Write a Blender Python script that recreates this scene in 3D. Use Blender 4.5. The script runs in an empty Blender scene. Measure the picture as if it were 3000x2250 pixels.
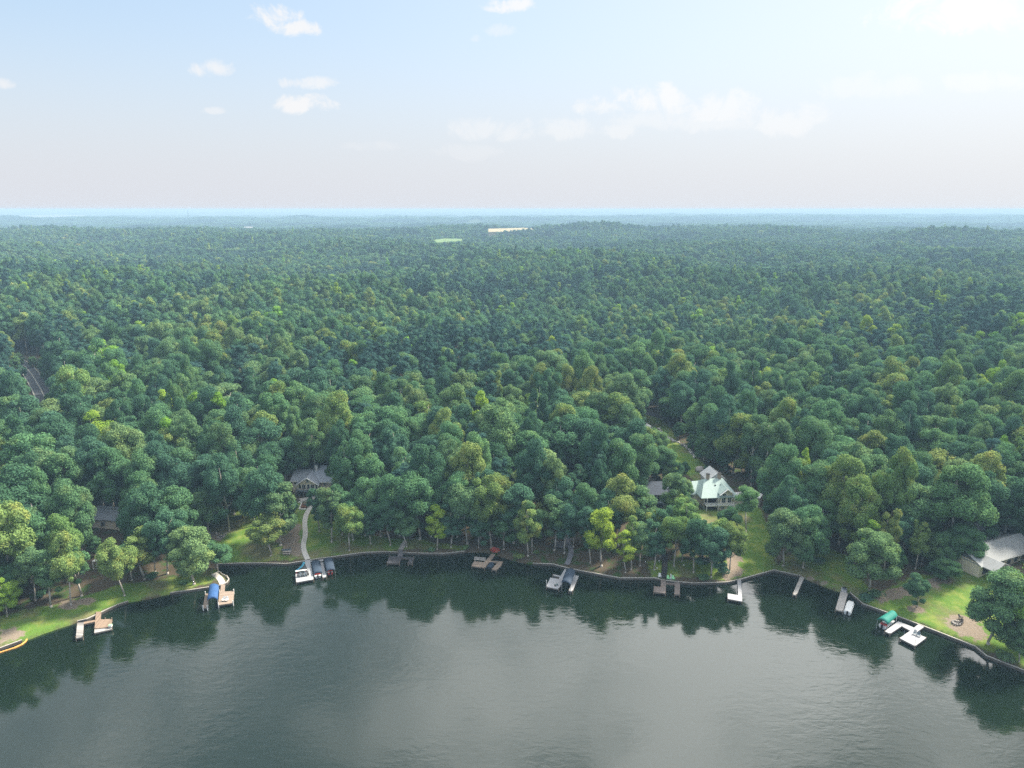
import bpy, math, random
import numpy as np
from mathutils import Vector, Matrix

# ------------------------------------------------------------------ camera, sky, sun, exposure
sc = bpy.context.scene
CAMH, PITCH, FPX = 100.0, math.radians(13.81), 1536.0     # FPX in a 2212 x 1659 frame
cd = bpy.data.cameras.new("camera"); cam = bpy.data.objects.new("camera", cd)
sc.collection.objects.link(cam); sc.camera = cam
cd.sensor_width = 36; cd.lens = 36 * FPX / 2212; cd.clip_start = 1; cd.clip_end = 90000
cam.location = (0, 0, CAMH); cam.rotation_euler = (math.pi / 2 - PITCH, 0, 0)
sc.view_settings.view_transform = 'Standard'; sc.view_settings.look = 'None'
sc.view_settings.gamma = 1; sc.view_settings.exposure = 1.3
sc.cycles.use_denoising = False
sc.cycles.use_adaptive_sampling = False; sc.cycles.max_bounces = 6; sc.cycles.diffuse_bounces = 2; sc.cycles.glossy_bounces = 2
sc.cycles.transmission_bounces = 2; sc.cycles.volume_bounces = 0; sc.cycles.transparent_max_bounces = 6
sc.cycles.sample_clamp_indirect = 4
SUN_EL, SUN_AZ = math.radians(44), math.radians(56)       # azimuth to the right of the view (+Y)
SD = Vector((math.sin(SUN_AZ) * math.cos(SUN_EL), math.cos(SUN_AZ) * math.cos(SUN_EL), math.sin(SUN_EL)))
sl = bpy.data.lights.new("sun", 'SUN'); sl.energy = 3.9; sl.angle = math.radians(9); sl.color = (1, .93, .80)
so = bpy.data.objects.new("sun", sl); sc.collection.objects.link(so)
so.rotation_euler = SD.to_track_quat('Z', 'Y').to_euler(); so.location = (0, 0, 300)

def ray(px, py):
    x, y = (px - 1106) / FPX, (829.5 - py) / FPX
    c, s = math.cos(PITCH), math.sin(PITCH)
    return Vector((x, c + y * s, -s + y * c))

class NT:
    def __init__(s, nt): s.nt = nt
    def n(s, t, **k):
        o = s.nt.nodes.new(t)
        for a, v in k.items(): setattr(o, a, v)
        return o
    def l(s, a, b): s.nt.links.new(a, b)
    def val(s, sock, v):
        if isinstance(v, bpy.types.NodeSocket): s.l(v, sock)
        else: sock.default_value = v
    def m(s, op, a, b=0.0, c=None, clamp=False):
        o = s.n('ShaderNodeMath', operation=op, use_clamp=clamp)
        s.val(o.inputs[0], a); s.val(o.inputs[1], b)
        if c is not None: s.val(o.inputs[2], c)
        return o.outputs[0]
    def mix(s, f, a, b, blend='MIX'):
        o = s.n('ShaderNodeMix', data_type='RGBA', blend_type=blend)
        s.val(o.inputs[0], f)
        for i, v in ((6, a), (7, b)):
            if isinstance(v, bpy.types.NodeSocket): s.l(v, o.inputs[i])
            else: o.inputs[i].default_value = (*v[:3], 1)
        return o.outputs[2]
    def smooth(s, v, a, b, x=0.0, y=1.0):
        o = s.n('ShaderNodeMapRange', interpolation_type='SMOOTHSTEP')
        s.val(o.inputs[0], v); o.inputs[1].default_value = a; o.inputs[2].default_value = b
        o.inputs[3].default_value = x; o.inputs[4].default_value = y
        return o.outputs[0]
    def noise(s, vec, scale, detail=3, rough=.5, dist=0.0):
        o = s.n('ShaderNodeTexNoise')
        if vec is not None: s.l(vec, o.inputs['Vector'])
        o.inputs['Scale'].default_value = scale; o.inputs['Detail'].default_value = detail
        o.inputs['Roughness'].default_value = rough; o.inputs['Distortion'].default_value = dist
        return o.outputs['Fac']

world = bpy.data.worlds.new("World"); sc.world = world; world.use_nodes = True
w = NT(world.node_tree); world.node_tree.nodes.clear()
sky = w.n('ShaderNodeTexSky', sky_type='NISHITA', sun_disc=False)
sky.sun_elevation = SUN_EL; sky.sun_rotation = SUN_AZ; sky.air_density = 1.0; sky.dust_density = 1.6; sky.ozone_density = 1.2
tc = w.n('ShaderNodeTexCoord'); sep = w.n('ShaderNodeSeparateXYZ'); w.l(tc.outputs['Generated'], sep.inputs[0])
X, Y, Z = sep.outputs
vec = tc.outputs['Generated']
dot = w.n('ShaderNodeVectorMath', operation='DOT_PRODUCT'); w.l(vec, dot.inputs[0]); dot.inputs[1].default_value = SD
sund = w.m('MAXIMUM', dot.outputs['Value'], 0)
glow = w.m('POWER', sund, 5.0)
glow2 = w.m('POWER', sund, 1.6)
col = w.mix(1.0, sky.outputs[0], (1.0, 1.0, 1.0), 'MULTIPLY')
col = w.mix(.55, col, (2.15, 2.8, 3.35))
hz = w.smooth(Z, 0.0, 0.26, 0.95, 0.0)                       # pale low air
col = w.mix(hz, col, (3.05, 3.12, 3.36))
col = w.mix(w.m('MULTIPLY', glow2, .62), col, (3.35, 3.5, 3.65))
col = w.mix(w.m('MULTIPLY', glow, .8), col, (4.0, 4.0, 3.95))
# individual clouds, in direction coordinates (u = x/y, v = z/y)
ysafe = w.m('MAXIMUM', Y, 0.02)
U = w.m('DIVIDE', X, ysafe); V = w.m('DIVIDE', Z, ysafe)
front = w.m('GREATER_THAN', Y, 0.05)
n1 = w.noise(vec, 24, 8, .66, .5)
n1 = w.m('MULTIPLY_ADD', n1, 4.2, -2.1)
mask = None
CL = [(590, 38, 62, 34, .95), (635, 62, 60, 22, .9), (460, 150, 42, 24, .75), (672, 180, 66, 15, .7), (655, 228, 74, 22, .9),
      (10, 181, 24, 14, .7), (1110, 14, 62, 18, .85), (1082, 66, 36, 16, .35), (1058, 284, 84, 30, .42), (1225, 282, 56, 26, .42),
      (1342, 286, 46, 18, .4), (1290, 226, 64, 26, .65), (1400, 214, 95, 34, .75), (1540, 236, 130, 36, .6), (1690, 258, 100, 40, .45),
      (2080, 34, 200, 62, .9), (1480, 262, 150, 30, .35), (460, 240, 26, 9, .5), (1020, 330, 90, 20, .18), (800, 316, 70, 14, .2),
      (1880, 190, 130, 30, .3), (2130, 180, 90, 26, .35), (1028, 84, 14, 10, .3)]
for (cx, cy, rx, ry, a) in CL:
    d0 = ray(cx, cy); u0, v0 = d0.x / d0.y, d0.z / d0.y
    d1 = ray(cx + rx, cy); d2 = ray(cx, cy - ry)
    ru, rv = abs(d1.x / d1.y - u0), abs(d2.z / d2.y - v0)
    a1 = w.m('DIVIDE', w.m('SUBTRACT', U, u0), ru * 1.15); b0 = w.m('DIVIDE', w.m('SUBTRACT', V, v0), rv * 1.15)
    b1 = w.m('MINIMUM', b0, w.m('MULTIPLY', b0, 1.25))
    e = w.m('ADD', w.m('MULTIPLY', a1, a1), w.m('MULTIPLY', b1, b1))
    e = w.m('SUBTRACT', w.m('SUBTRACT', 1.0, e), w.m('MULTIPLY', n1, 1.1))
    k = w.smooth(e, 0.0, 1.1, 0.0, a)
    mask = k if mask is None else w.m('MAXIMUM', mask, k)
mask = w.m('MULTIPLY', mask, front)
# broken cloud overhead, seen in the water
mp = w.n('ShaderNodeMapping'); w.l(vec, mp.inputs[0]); mp.inputs['Scale'].default_value = (1, 1, 1.6); mp.inputs['Location'].default_value = (.3, .1, .2)
n2 = w.smooth(w.noise(mp.outputs[0], 2.6, 5, .55, .3), .42, .62)
hi = w.smooth(Z, .30, .5)
cloudcol = w.mix(glow2, (3.75, 3.75, 3.8), (4.5, 4.45, 4.35))
col = w.mix(mask, col, cloudcol)
col = w.mix(w.m('MULTIPLY', w.m('MULTIPLY', n2, hi), .85), col, w.mix(glow2, (6.6, 6.7, 6.8), (22, 21.8, 21.4)))
bg = w.n('ShaderNodeBackground'); bg.inputs[1].default_value = 0.1; w.l(col, bg.inputs[0])
wo = w.n('ShaderNodeOutputWorld'); w.l(bg.outputs[0], wo.inputs[0])

# ------------------------------------------------------------------ helpers
rnd = random.Random(7)
COL = sc.collection.objects
def tag(o, label=None, cat=None, group=None, kind=None):
    if label: o['label'] = label
    if cat: o['category'] = cat
    if group: o['group'] = group
    if kind: o['kind'] = kind
    return o
def thing(name, label, cat, loc=(0, 0, 0), rz=0, group=None):
    o = bpy.data.objects.new(name, None); COL.link(o); o.location = loc; o.rotation_euler = (0, 0, rz)
    return tag(o, label, cat, group)
class MB:
    def __init__(s): s.v = []; s.f = []
    def add(s, vs, fs):
        b = len(s.v); s.v += [tuple(v) for v in vs]; s.f += [tuple(b + i for i in f) for f in fs]; return s
    def box(s, x0, x1, y0, y1, z0, z1, rz=0, c=None):
        vs = [(x, y, z) for z in (z0, z1) for y in (y0, y1) for x in (x0, x1)]
        if rz:
            cx, cy = c if c else (0, 0); a, b = math.cos(rz), math.sin(rz)
            vs = [(cx + (x - cx) * a - (y - cy) * b, cy + (x - cx) * b + (y - cy) * a, z) for x, y, z in vs]
        return s.add(vs, [(0, 2, 3, 1), (4, 5, 7, 6), (0, 1, 5, 4), (2, 6, 7, 3), (0, 4, 6, 2), (1, 3, 7, 5)])
    def prism(s, pts, z0, z1):
        n = len(pts)
        ar = sum(pts[i][0] * pts[(i + 1) % n][1] - pts[(i + 1) % n][0] * pts[i][1] for i in range(n))
        if ar < 0: pts = pts[::-1]
        zz0 = z0 if isinstance(z0, (list, tuple)) else [z0] * n
        vs = [(p[0], p[1], z) for p, z in zip(pts, zz0)] + [(p[0], p[1], z1) for p in pts]
        return s.add(vs, [tuple(range(n))[::-1], tuple(range(n, 2 * n))] + [(i, (i + 1) % n, n + (i + 1) % n, n + i) for i in range(n)])
    def tube(s, p0, p1, r0, r1=None, k=7):
        r1 = r0 if r1 is None else r1
        p0, p1 = Vector(p0), Vector(p1); d = (p1 - p0).normalized()
        a = d.orthogonal().normalized(); b = d.cross(a)
        vs = [p + (a * math.cos(t) + b * math.sin(t)) * r for p, r in ((p0, r0), (p1, r1)) for t in [2 * math.pi * i / k for i in range(k)]]
        return s.add(vs, [tuple(range(k))[::-1], tuple(range(k, 2 * k))] + [(i, (i + 1) % k, k + (i + 1) % k, k + i) for i in range(k)])
    def chain(s, pts, rs, k=7):
        for i in range(len(pts) - 1): s.tube(pts[i], pts[i + 1], rs[i], rs[i + 1], k)
        return s
    def blob(s, c, r, seed=0, rough=.2):
        R = random.Random(seed); n, m = 8, 5; vs = []
        for j in range(m + 1):
            for i in range(n):
                t, f = 2 * math.pi * i / n, math.pi * j / m
                q = 1 + R.uniform(-rough, rough) if 0 < j < m else 1
                vs.append((c[0] + r[0] * q * math.sin(f) * math.cos(t), c[1] + r[1] * q * math.sin(f) * math.sin(t), c[2] + r[2] * q * math.cos(f)))
        return s.add(vs, [(j * n + i, (j + 1) * n + i, (j + 1) * n + (i + 1) % n, j * n + (i + 1) % n) for j in range(m) for i in range(n)])
    def build(s, name, m, parent=None, world=False, smooth=False):
        me = bpy.data.meshes.new(name)
        vs = s.v
        if parent is not None and world:
            L = parent.location; vs = [(v[0] - L.x, v[1] - L.y, v[2] - L.z) for v in vs]
        me.from_pydata(vs, [], s.f); me.materials.append(m)
        if smooth: me.shade_smooth()
        me.update()
        o = bpy.data.objects.new(name, me); COL.link(o)
        if parent is not None: o.parent = parent
        return o
def copy_tree(o, parent=None):
    c = o.copy(); COL.link(c)
    if parent is not None: c.parent = parent
    for ch in list(o.children): copy_tree(ch, c)
    return c

def mat(name, colr, rough=.8, var=.12, scale=3.0, spec=.3, metal=0, bump=0.0, det=3):
    m = bpy.data.materials.new(name); m.use_nodes = True; t = NT(m.node_tree); b = m.node_tree.nodes['Principled BSDF']
    g = t.n('ShaderNodeNewGeometry')
    n = t.noise(g.outputs['Position'], scale, det)
    lo = tuple(c * (1 - var) for c in colr); hi_ = tuple(min(1, c * (1 + var)) for c in colr)
    t.l(t.mix(n, lo, hi_), b.inputs['Base Color'])
    b.inputs['Roughness'].default_value = rough; b.inputs['Specular IOR Level'].default_value = spec; b.inputs['Metallic'].default_value = metal
    if bump:
        bn = t.n('ShaderNodeBump'); bn.inputs['Strength'].default_value = .6; bn.inputs['Distance'].default_value = bump
        t.l(n, bn.inputs['Height']); t.l(bn.outputs[0], b.inputs['Normal'])
    return m
def plank_mat(name, colr, ang=0.0, pitch=.3, gap=.45, var=.25):
    """boards: each board its own tone, dark gaps between them"""
    m = bpy.data.materials.new(name); m.use_nodes = True; t = NT(m.node_tree); b = m.node_tree.nodes['Principled BSDF']
    g = t.n('ShaderNodeNewGeometry'); mp = t.n('ShaderNodeMapping'); t.l(g.outputs['Position'], mp.inputs[0])
    mp.inputs['Rotation'].default_value = (0, 0, ang)
    s = t.n('ShaderNodeSeparateXYZ'); t.l(mp.outputs[0], s.inputs[0])
    q = t.m('DIVIDE', s.outputs[1], pitch); fl = t.m('FLOOR', q); fr = t.m('FRACT', q)
    wn = t.n('ShaderNodeTexWhiteNoise', noise_dimensions='1D'); t.l(fl, wn.inputs['W'])
    c = t.mix(wn.outputs['Value'], tuple(c * (1 - var) for c in colr), tuple(min(.9, c * (1 + var)) for c in colr))
    c = t.mix(t.m('MULTIPLY', t.noise(g.outputs['Position'], 1.3, 4), .35), c, tuple(c_ * .5 for c_ in colr))
    c = t.mix(t.m('LESS_THAN', fr, .1), c, tuple(c_ * gap for c_ in colr))
    t.l(c, b.inputs['Base Color']); b.inputs['Roughness'].default_value = .8
    return m

# ------------------------------------------------------------------ shoreline and terrain
SHORE_PX = [(-420, 1560), (-200, 1470), (-60, 1424), (0, 1399), (47, 1382), (67, 1376), (100, 1363), (140, 1350), (167, 1341), (187, 1337), (207, 1328),
    (233, 1315), (257, 1304), (277, 1298), (320, 1291), (367, 1280), (417, 1273), (477, 1264), (490, 1258), (495, 1251), (491, 1244), (480, 1239),
    (472, 1231), (470, 1218), (520, 1216), (566, 1215.5), (619, 1217), (655, 1212), (689, 1206), (742, 1199), (785, 1193), (835, 1191), (900, 1194),
    (959, 1195), (1005, 1190), (1045, 1190), (1087, 1202), (1125, 1213), (1151, 1216), (1194, 1218), (1231, 1227.5), (1271, 1235.5), (1338, 1248),
    (1413, 1248), (1440, 1254), (1499, 1259), (1571, 1257), (1603, 1250), (1672, 1231), (1731, 1243.5), (1761, 1257), (1805, 1274), (1836, 1279),
    (1864, 1304), (1938, 1330), (1998, 1353.6), (2106, 1395.6), (2131, 1416), (2212, 1447), (2400, 1520), (2700, 1640)]
def at_z(px, py, z):
    d = ray(px, py); t = (z - CAMH) / d.z
    return Vector((d.x * t, d.y * t, z))
SH = np.array([at_z(x, y, .7)[:2] for x, y in SHORE_PX])
SH = np.vstack([[-3000, 40], [-700, 60], SH, [700, 40], [3000, 0]])
LAND = np.vstack([SH, [40000, 0], [40000, 60000], [-40000, 60000], [-40000, 40]])
def inside(P, poly):
    x, y = P[:, 0], P[:, 1]; r = np.zeros(len(P), bool); n = len(poly)
    for i in range(n):
        x0, y0 = poly[i]; x1, y1 = poly[(i + 1) % n]
        if y0 == y1: continue
        c = ((y0 > y) != (y1 > y)) & (x < (x1 - x0) * (y - y0) / (y1 - y0) + x0); r ^= c
    return r
def seg_dist(P, line):
    d = np.full(len(P), 1e9)
    for a, b in zip(line[:-1], line[1:]):
        ab = b - a; L = ab @ ab + 1e-9
        t = np.clip(((P - a) @ ab) / L, 0, 1); q = a + t[:, None] * ab
        d = np.minimum(d, np.hypot(P[:, 0] - q[:, 0], P[:, 1] - q[:, 1]))
    return d
def sdist(P):
    return seg_dist(P, SH) * np.where(inside(P, LAND), 1, -1)
rg = np.random.RandomState(5)
WV = [(rg.uniform(0, 6.28), rg.uniform(0, 6.28)) for _ in range(40)]
def wavy(x, y, L, i0, n=6):
    z = 0
    for i in range(n):
        a, p = WV[(i0 + i) % 40]; k = 2 * math.pi / (L * (.7 + .13 * i))
        z = z + np.sin(k * (x * math.cos(a) + y * math.sin(a)) + p)
    return z / n * 1.6
def hgt(P):
    P = np.atleast_2d(np.asarray(P, float)); x, y = P[:, 0], P[:, 1]; d = sdist(P)
    dd = np.maximum(d, 0)
    h = .62 + 9.0 * (1 - np.exp(-dd / 65)) + .35 * wavy(x, y, 22, 3) * np.clip(dd / 12, 0, 1)
    far = np.clip((y - 230) / 300, 0, 1)
    h = h + far * (6 * wavy(x, y, 260, 0) + 13 * wavy(x, y, 620, 8))
    gully = np.exp(-((x - 105 - .10 * (y - 230)) / 20) ** 2) * np.clip((y - 215) / 60, 0, 1) * np.clip((600 - y) / 200, 0, 1)
    h = h - 4.0 * gully
    crest = 1900 + 180 * np.sin(x / 620 + 1.0) - .10 * np.abs(x)
    h = h + 15 * np.exp(-((y - crest) / 330) ** 2) * (1 + .12 * wavy(x, y, 900, 12)) * (1 - .5 * np.exp(-((x - 20) / 420) ** 2))
    f2 = np.clip((y - 2400) / 1200, 0, 1)
    h = h + f2 * (-7 + 4 * wavy(x, y, 2600, 16))
    h = h + 24 * np.exp(-((y - 5300 - 400 * np.sin(x / 1500)) / 520) ** 2) * (1 + .25 * wavy(x, y, 1900, 5))
    h = h + 26 * np.exp(-((y - 7300) / 900) ** 2) * np.clip((x + 600) / 2500, .15, 1) * (1 + .15 * wavy(x, y, 2500, 20))
    h = h + np.clip((y - 8500) / 5500, 0, 1) * (42 + 7 * wavy(x, y, 3200, 24))
    h = h + 17 * np.exp(-((x - 20) / 300) ** 2 - ((y - 2300) / 230) ** 2)
    h = h * np.clip(dd / 3 + .9, 0, 1)
    out = np.where(d > .5, h, .62 + (d - .5) * 2.4)
    return np.maximum(out, -2.5)
def ground(px, py, z0=3.0):
    z = z0
    for _ in range(14):
        p = at_z(px, py, z); z = .5 * z + .5 * float(hgt([p[:2]])[0])
    p = at_z(px, py, z); p.z = float(hgt([p[:2]])[0]); return p
def gz(x, y): return float(hgt([(x, y)])[0])
def ground_many(pts, z0=3.0):
    pts = np.asarray(pts, float); X = (pts[:, 0] - 1106) / FPX; Yv = (829.5 - pts[:, 1]) / FPX
    c, s = math.cos(PITCH), math.sin(PITCH); dy, dz = c + Yv * s, -s + Yv * c; z = np.full(len(pts), z0)
    for _ in range(14):
        t = (z - CAMH) / dz; z = .5 * z + .5 * hgt(np.column_stack([X * t, dy * t]))
    t = (z - CAMH) / dz; return np.column_stack([X * t, dy * t, z])
def grounds(pts): return ground_many(pts)[:, :2]
def proj(p):
    c, s = math.cos(PITCH), math.sin(PITCH); z = p[2] - CAMH
    dep = p[1] * c - z * s; up = p[1] * s + z * c
    return 1106 + FPX * p[0] / dep, 829.5 - FPX * up / dep, dep

# ground cover regions (pixel polygons laid on the terrain)
GRASS_PX = [[(0,1400),(0,1330),(120,1305),(260,1262),(400,1245),(480,1230),(500,1240),(498,1262),(417,1275),(320,1294),(230,1318),(160,1345),(60,1380)],
    [(455,1100),(600,1100),(640,1150),(560,1216),(470,1220),(450,1160)],
    [(640,1085),(700,1090),(760,1150),(1000,1180),(1000,1200),(840,1196),(655,1216),(560,1218),(560,1190),(640,1160)],
    [(1500,1100),(1640,1095),(1665,1150),(1680,1232),(1600,1254),(1571,1262),(1410,1252),(1400,1210),(1560,1215),(1590,1150),(1500,1130)],
    [(1672,1228),(1700,1200),(1790,1180),(1835,1205),(1850,1240),(1900,1290),(1870,1310),(1760,1262)],
    [(1370,880),(1440,915),(1470,960),(1500,985),(1545,1025),(1535,1045),(1500,1040),(1440,985),(1410,940),(1375,910)],
    [(1870,1310),(1880,1290),(1960,1250),(2090,1225),(2212,1240),(2400,1400),(2212,1450),(2106,1398)]]
SOIL_PX = [[(0,1402),(0,1360),(45,1352),(62,1375),(40,1390)], [(600,1165),(640,1125),(655,1170),(655,1210),(640,1200),(610,1205)],
    [(1575,1190),(1600,1190),(1600,1245),(1570,1255),(1560,1240)], [(1880,1290),(1950,1262),(2045,1240),(2062,1258),(2010,1272),(1955,1292),(1900,1300)],
    [(1962,1310),(1985,1306),(2003,1316),(1990,1328),(1968,1324)], [(2040,1340),(2060,1328),(2110,1330),(2140,1370),(2110,1385),(2070,1372)],
    [(1740,1246),(1765,1258),(1836,1279),(1836,1272),(1765,1250)], [(640,1020),(700,1000),(720,1010),(705,1030)], [(455,1150),(480,1150),(482,1168),(455,1166)],
    [(120,1300),(180,1290),(220,1296),(140,1318)]]
GRASS = [grounds(p) for p in GRASS_PX]; SOIL = [grounds(p) for p in SOIL_PX]
def axis(a, b, step, far, g=1.09):
    c = list(np.arange(a, b + step, step)); s = step; x = c[-1]
    while x < far[1]: s *= g; x += s; c.append(x)
    s = step; x = c[0]; L = []
    while x > far[0]: s *= g; x -= s; L.append(x)
    return np.array(L[::-1] + c)
gx = axis(-215, 215, 1.0, (-13500, 13500)); gy = axis(125, 262, 1.0, (40, 16000), 1.06)
GX, GY = np.meshgrid(gx, gy); P = np.stack([GX.ravel(), GY.ravel()], 1)
Hh = hgt(P)
me = bpy.data.meshes.new("ground"); nx, ny = len(gx), len(gy)
idx = np.arange(nx * ny).reshape(ny, nx)
F = np.stack([idx[:-1, :-1], idx[:-1, 1:], idx[1:, 1:], idx[1:, :-1]], -1).reshape(-1, 4)
me.vertices.add(nx * ny); me.vertices.foreach_set('co', np.column_stack([P, Hh]).ravel())
me.loops.add(F.size); me.loops.foreach_set('vertex_index', F.ravel())
me.polygons.add(len(F)); me.polygons.foreach_set('loop_start', np.arange(0, F.size, 4)); me.update(calc_edges=True); me.shade_smooth()
def soft(polys, wdt):
    v = np.zeros(len(P)); near = (P[:, 1] < 420) & (np.abs(P[:, 0]) < 300)
    Q = P[near]
    for pl in polys:
        d = seg_dist(Q, np.vstack([pl, pl[:1]])) * np.where(inside(Q, pl), 1, -1)
        v[near] = np.maximum(v[near], np.clip(d / wdt + .5, 0, 1))
    return v
for nm, arr in (('grass', soft(GRASS, 4)), ('soil', soft(SOIL, 4.0))):
    at = me.attributes.new(nm, 'FLOAT', 'POINT'); at.data.foreach_set('value', arr)
fa = me.attributes.new('far', 'FLOAT', 'POINT'); fa.data.foreach_set('value', np.clip((P[:, 1] - 500) / 600, 0, 1))
gm = bpy.data.materials.new("ground"); gm.use_nodes = True; t = NT(gm.node_tree); b = gm.node_tree.nodes['Principled BSDF']
pos = t.n('ShaderNodeNewGeometry').outputs['Position']
def attr(t, n): return t.n('ShaderNodeAttribute', attribute_name=n).outputs['Fac']
n_a = t.noise(pos, .35, 5, .6); n_b = t.noise(pos, 2.6, 4, .6); n_c = t.noise(pos, .09, 4, .6)
floor = t.mix(n_b, (.055, .042, .028), (.15, .12, .08))
floor = t.mix(t.smooth(n_a, .5, .64), floor, (.05, .09, .025))
grass = t.mix(n_b, (.06, .13, .022), (.16, .27, .045))
grass = t.mix(t.smooth(n_a, .42, .7, 0, .7), grass, (.27, .30, .07))
grass = t.mix(t.smooth(n_c, .46, .66, 0, .75), grass, t.mix(n_b, (.10, .085, .05), (.26, .21, .13)))
soil = t.mix(n_b, (.13, .10, .07), (.38, .31, .24))
gmask = t.smooth(t.m('ADD', attr(t, 'grass'), t.m('MULTIPLY_ADD', n_a, .8, -.4)), .35, .65)
smask = t.smooth(t.m('ADD', attr(t, 'soil'), t.m('MULTIPLY_ADD', n_a, 1.8, -.9)), .42, .66)
c = t.mix(gmask, floor, grass); c = t.mix(smask, c, soil)
c = t.mix(attr(t, 'far'), c, t.mix(t.noise(pos, .02, 6, .7), (.02, .045, .018), (.06, .09, .035)))
t.l(c, b.inputs['Base Color']); b.inputs['Roughness'].default_value = .95; b.inputs['Specular IOR Level'].default_value = .1
bn = t.n('ShaderNodeBump'); bn.inputs['Distance'].default_value = .25; bn.inputs['Strength'].default_value = .6; t.l(n_b, bn.inputs['Height']); t.l(bn.outputs[0], b.inputs['Normal'])
me.materials.append(gm)
tag(bpy.data.objects.new("ground", me), kind='structure'); COL.link(bpy.data.objects["ground"])

# water
wm = bpy.data.materials.new("water"); wm.use_nodes = True; t = NT(wm.node_tree); b = wm.node_tree.nodes['Principled BSDF']
pos = t.n('ShaderNodeNewGeometry').outputs['Position']
b.inputs['Base Color'].default_value = (.006, .014, .008, 1); b.inputs['Roughness'].default_value = .07
b.inputs['IOR'].default_value = 1.62
mp = t.n('ShaderNodeMapping'); t.l(pos, mp.inputs[0]); mp.inputs['Rotation'].default_value = (0, 0, .35); mp.inputs['Scale'].default_value = (.55, 1.25, 1)
r1 = t.noise(mp.outputs[0], .75, 3, .55, .6)
mp2 = t.n('ShaderNodeMapping'); t.l(pos, mp2.inputs[0]); mp2.inputs['Rotation'].default_value = (0, 0, -.5); mp2.inputs['Scale'].default_value = (.6, 1.1, 1)
r2 = t.noise(mp2.outputs[0], .28, 2, .5, .3)
calm = t.smooth(t.noise(pos, .018, 4, .55), .38, .62, .22, 1.25)
hh = t.m('MULTIPLY', t.m('ADD', r1, t.m('MULTIPLY', r2, 1.2)), calm)
bn = t.n('ShaderNodeBump'); bn.inputs['Distance'].default_value = .026; bn.inputs['Strength'].default_value = 1.0
t.l(hh, bn.inputs['Height']); t.l(bn.outputs[0], b.inputs['Normal'])
wb = MB(); wb.add([(-12000, -300, 0), (12000, -300, 0), (12000, 260, 0), (-12000, 260, 0)], [(0, 1, 2, 3)])
tag(wb.build("lake_water", wm), kind='structure')

# ------------------------------------------------------------------ foliage materials and tree meshes
def leaf_mat(name, a, b_, c_):
    m = bpy.data.materials.new(name); m.use_nodes = True; t = NT(m.node_tree); nt = m.node_tree
    nt.nodes.remove(nt.nodes['Principled BSDF']); out = nt.nodes['Material Output']
    g = t.n('ShaderNodeNewGeometry'); oi = t.n('ShaderNodeObjectInfo')
    col = t.mix(g.outputs['Random Per Island'], a, b_)
    n = t.noise(g.outputs['Position'], .22, 2)
    col = t.mix(t.smooth(n, .5, .72, 0, .8), col, c_)
    col = t.mix(t.m('MULTIPLY', oi.outputs['Random'], .38), col, tuple(x * .5 for x in a))
    hs = t.n('ShaderNodeHueSaturation'); t.l(col, hs.inputs['Color'])
    t.l(t.m('MULTIPLY_ADD', t.m('FRACT', t.m('MULTIPLY', oi.outputs['Random'], 7.13)), .05, .475), hs.inputs['Hue'])
    d = t.n('ShaderNodeBsdfDiffuse'); tr = t.n('ShaderNodeBsdfTranslucent'); ms = t.n('ShaderNodeMixShader'); ms.inputs[0].default_value = .28
    t.l(hs.outputs[0], d.inputs[0]); t.l(hs.outputs[0], tr.inputs[0]); t.l(d.outputs[0], ms.inputs[1]); t.l(tr.outputs[0], ms.inputs[2])
    t.l(ms.outputs[0], out.inputs[0]); return m
LEAF = dict(deep=leaf_mat('leaf_deep', (0.058, 0.148, 0.091), (0.129, 0.261, 0.138), (0.108, 0.217, 0.114)),
    mid=leaf_mat('leaf_mid', (0.090, 0.199, 0.096), (0.187, 0.339, 0.149), (0.218, 0.330, 0.126)),
    olive=leaf_mat('leaf_olive', (0.158, 0.261, 0.087), (0.296, 0.409, 0.126), (0.395, 0.417, 0.114)),
    yellow=leaf_mat('leaf_yellow', (0.216, 0.403, 0.053), (0.356, 0.538, 0.084), (0.410, 0.538, 0.095)),
    pale=leaf_mat('leaf_pale', (0.130, 0.235, 0.105), (0.227, 0.370, 0.147), (0.270, 0.381, 0.126)),
    pine=leaf_mat('leaf_pine', (0.043, 0.119, 0.104), (0.099, 0.199, 0.151), (0.090, 0.174, 0.126)),
    red=leaf_mat('leaf_red', (0.600, 0.122, 0.068), (0.600, 0.243, 0.114), (0.600, 0.347, 0.114)))
BARK = mat('bark_pale', (.42, .38, .33), .9, .35, 2.0); BARKD = mat('bark_brown', (.16, .12, .09), .9, .3, 2.0)
def np_mesh(name, V, F, m, mats=None):
    me = bpy.data.meshes.new(name); k = F.shape[1]
    me.vertices.add(len(V)); me.vertices.foreach_set('co', V.astype(np.float32).ravel())
    me.loops.add(F.size); me.loops.foreach_set('vertex_index', F.astype(np.int32).ravel())
    me.polygons.add(len(F)); me.polygons.foreach_set('loop_start', np.arange(0, F.size, k))
    me.update(calc_edges=True); me.materials.append(m); return me
def cards(R, C, N, size):
    """quads of a given size at points C facing N"""
    n = len(C); N = N / (np.linalg.norm(N, axis=1, keepdims=True) + 1e-9)
    a = np.cross(N, R.normal(size=(n, 3))); a /= np.linalg.norm(a, axis=1, keepdims=True) + 1e-9
    b = np.cross(N, a); s = size * R.uniform(.6, 1.3, (n, 1)); r = R.uniform(.6, 1.0, (n, 1))
    V = np.stack([C - a * s * .5 - b * s * r * .2, C + b * s * -.5 * r + a * s * .12, C + a * s * .5 + b * s * r * .15, C + b * s * .5 * r - a * s * .1], 1)
    return V.reshape(-1, 3), np.arange(4 * n).reshape(n, 4)
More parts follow.
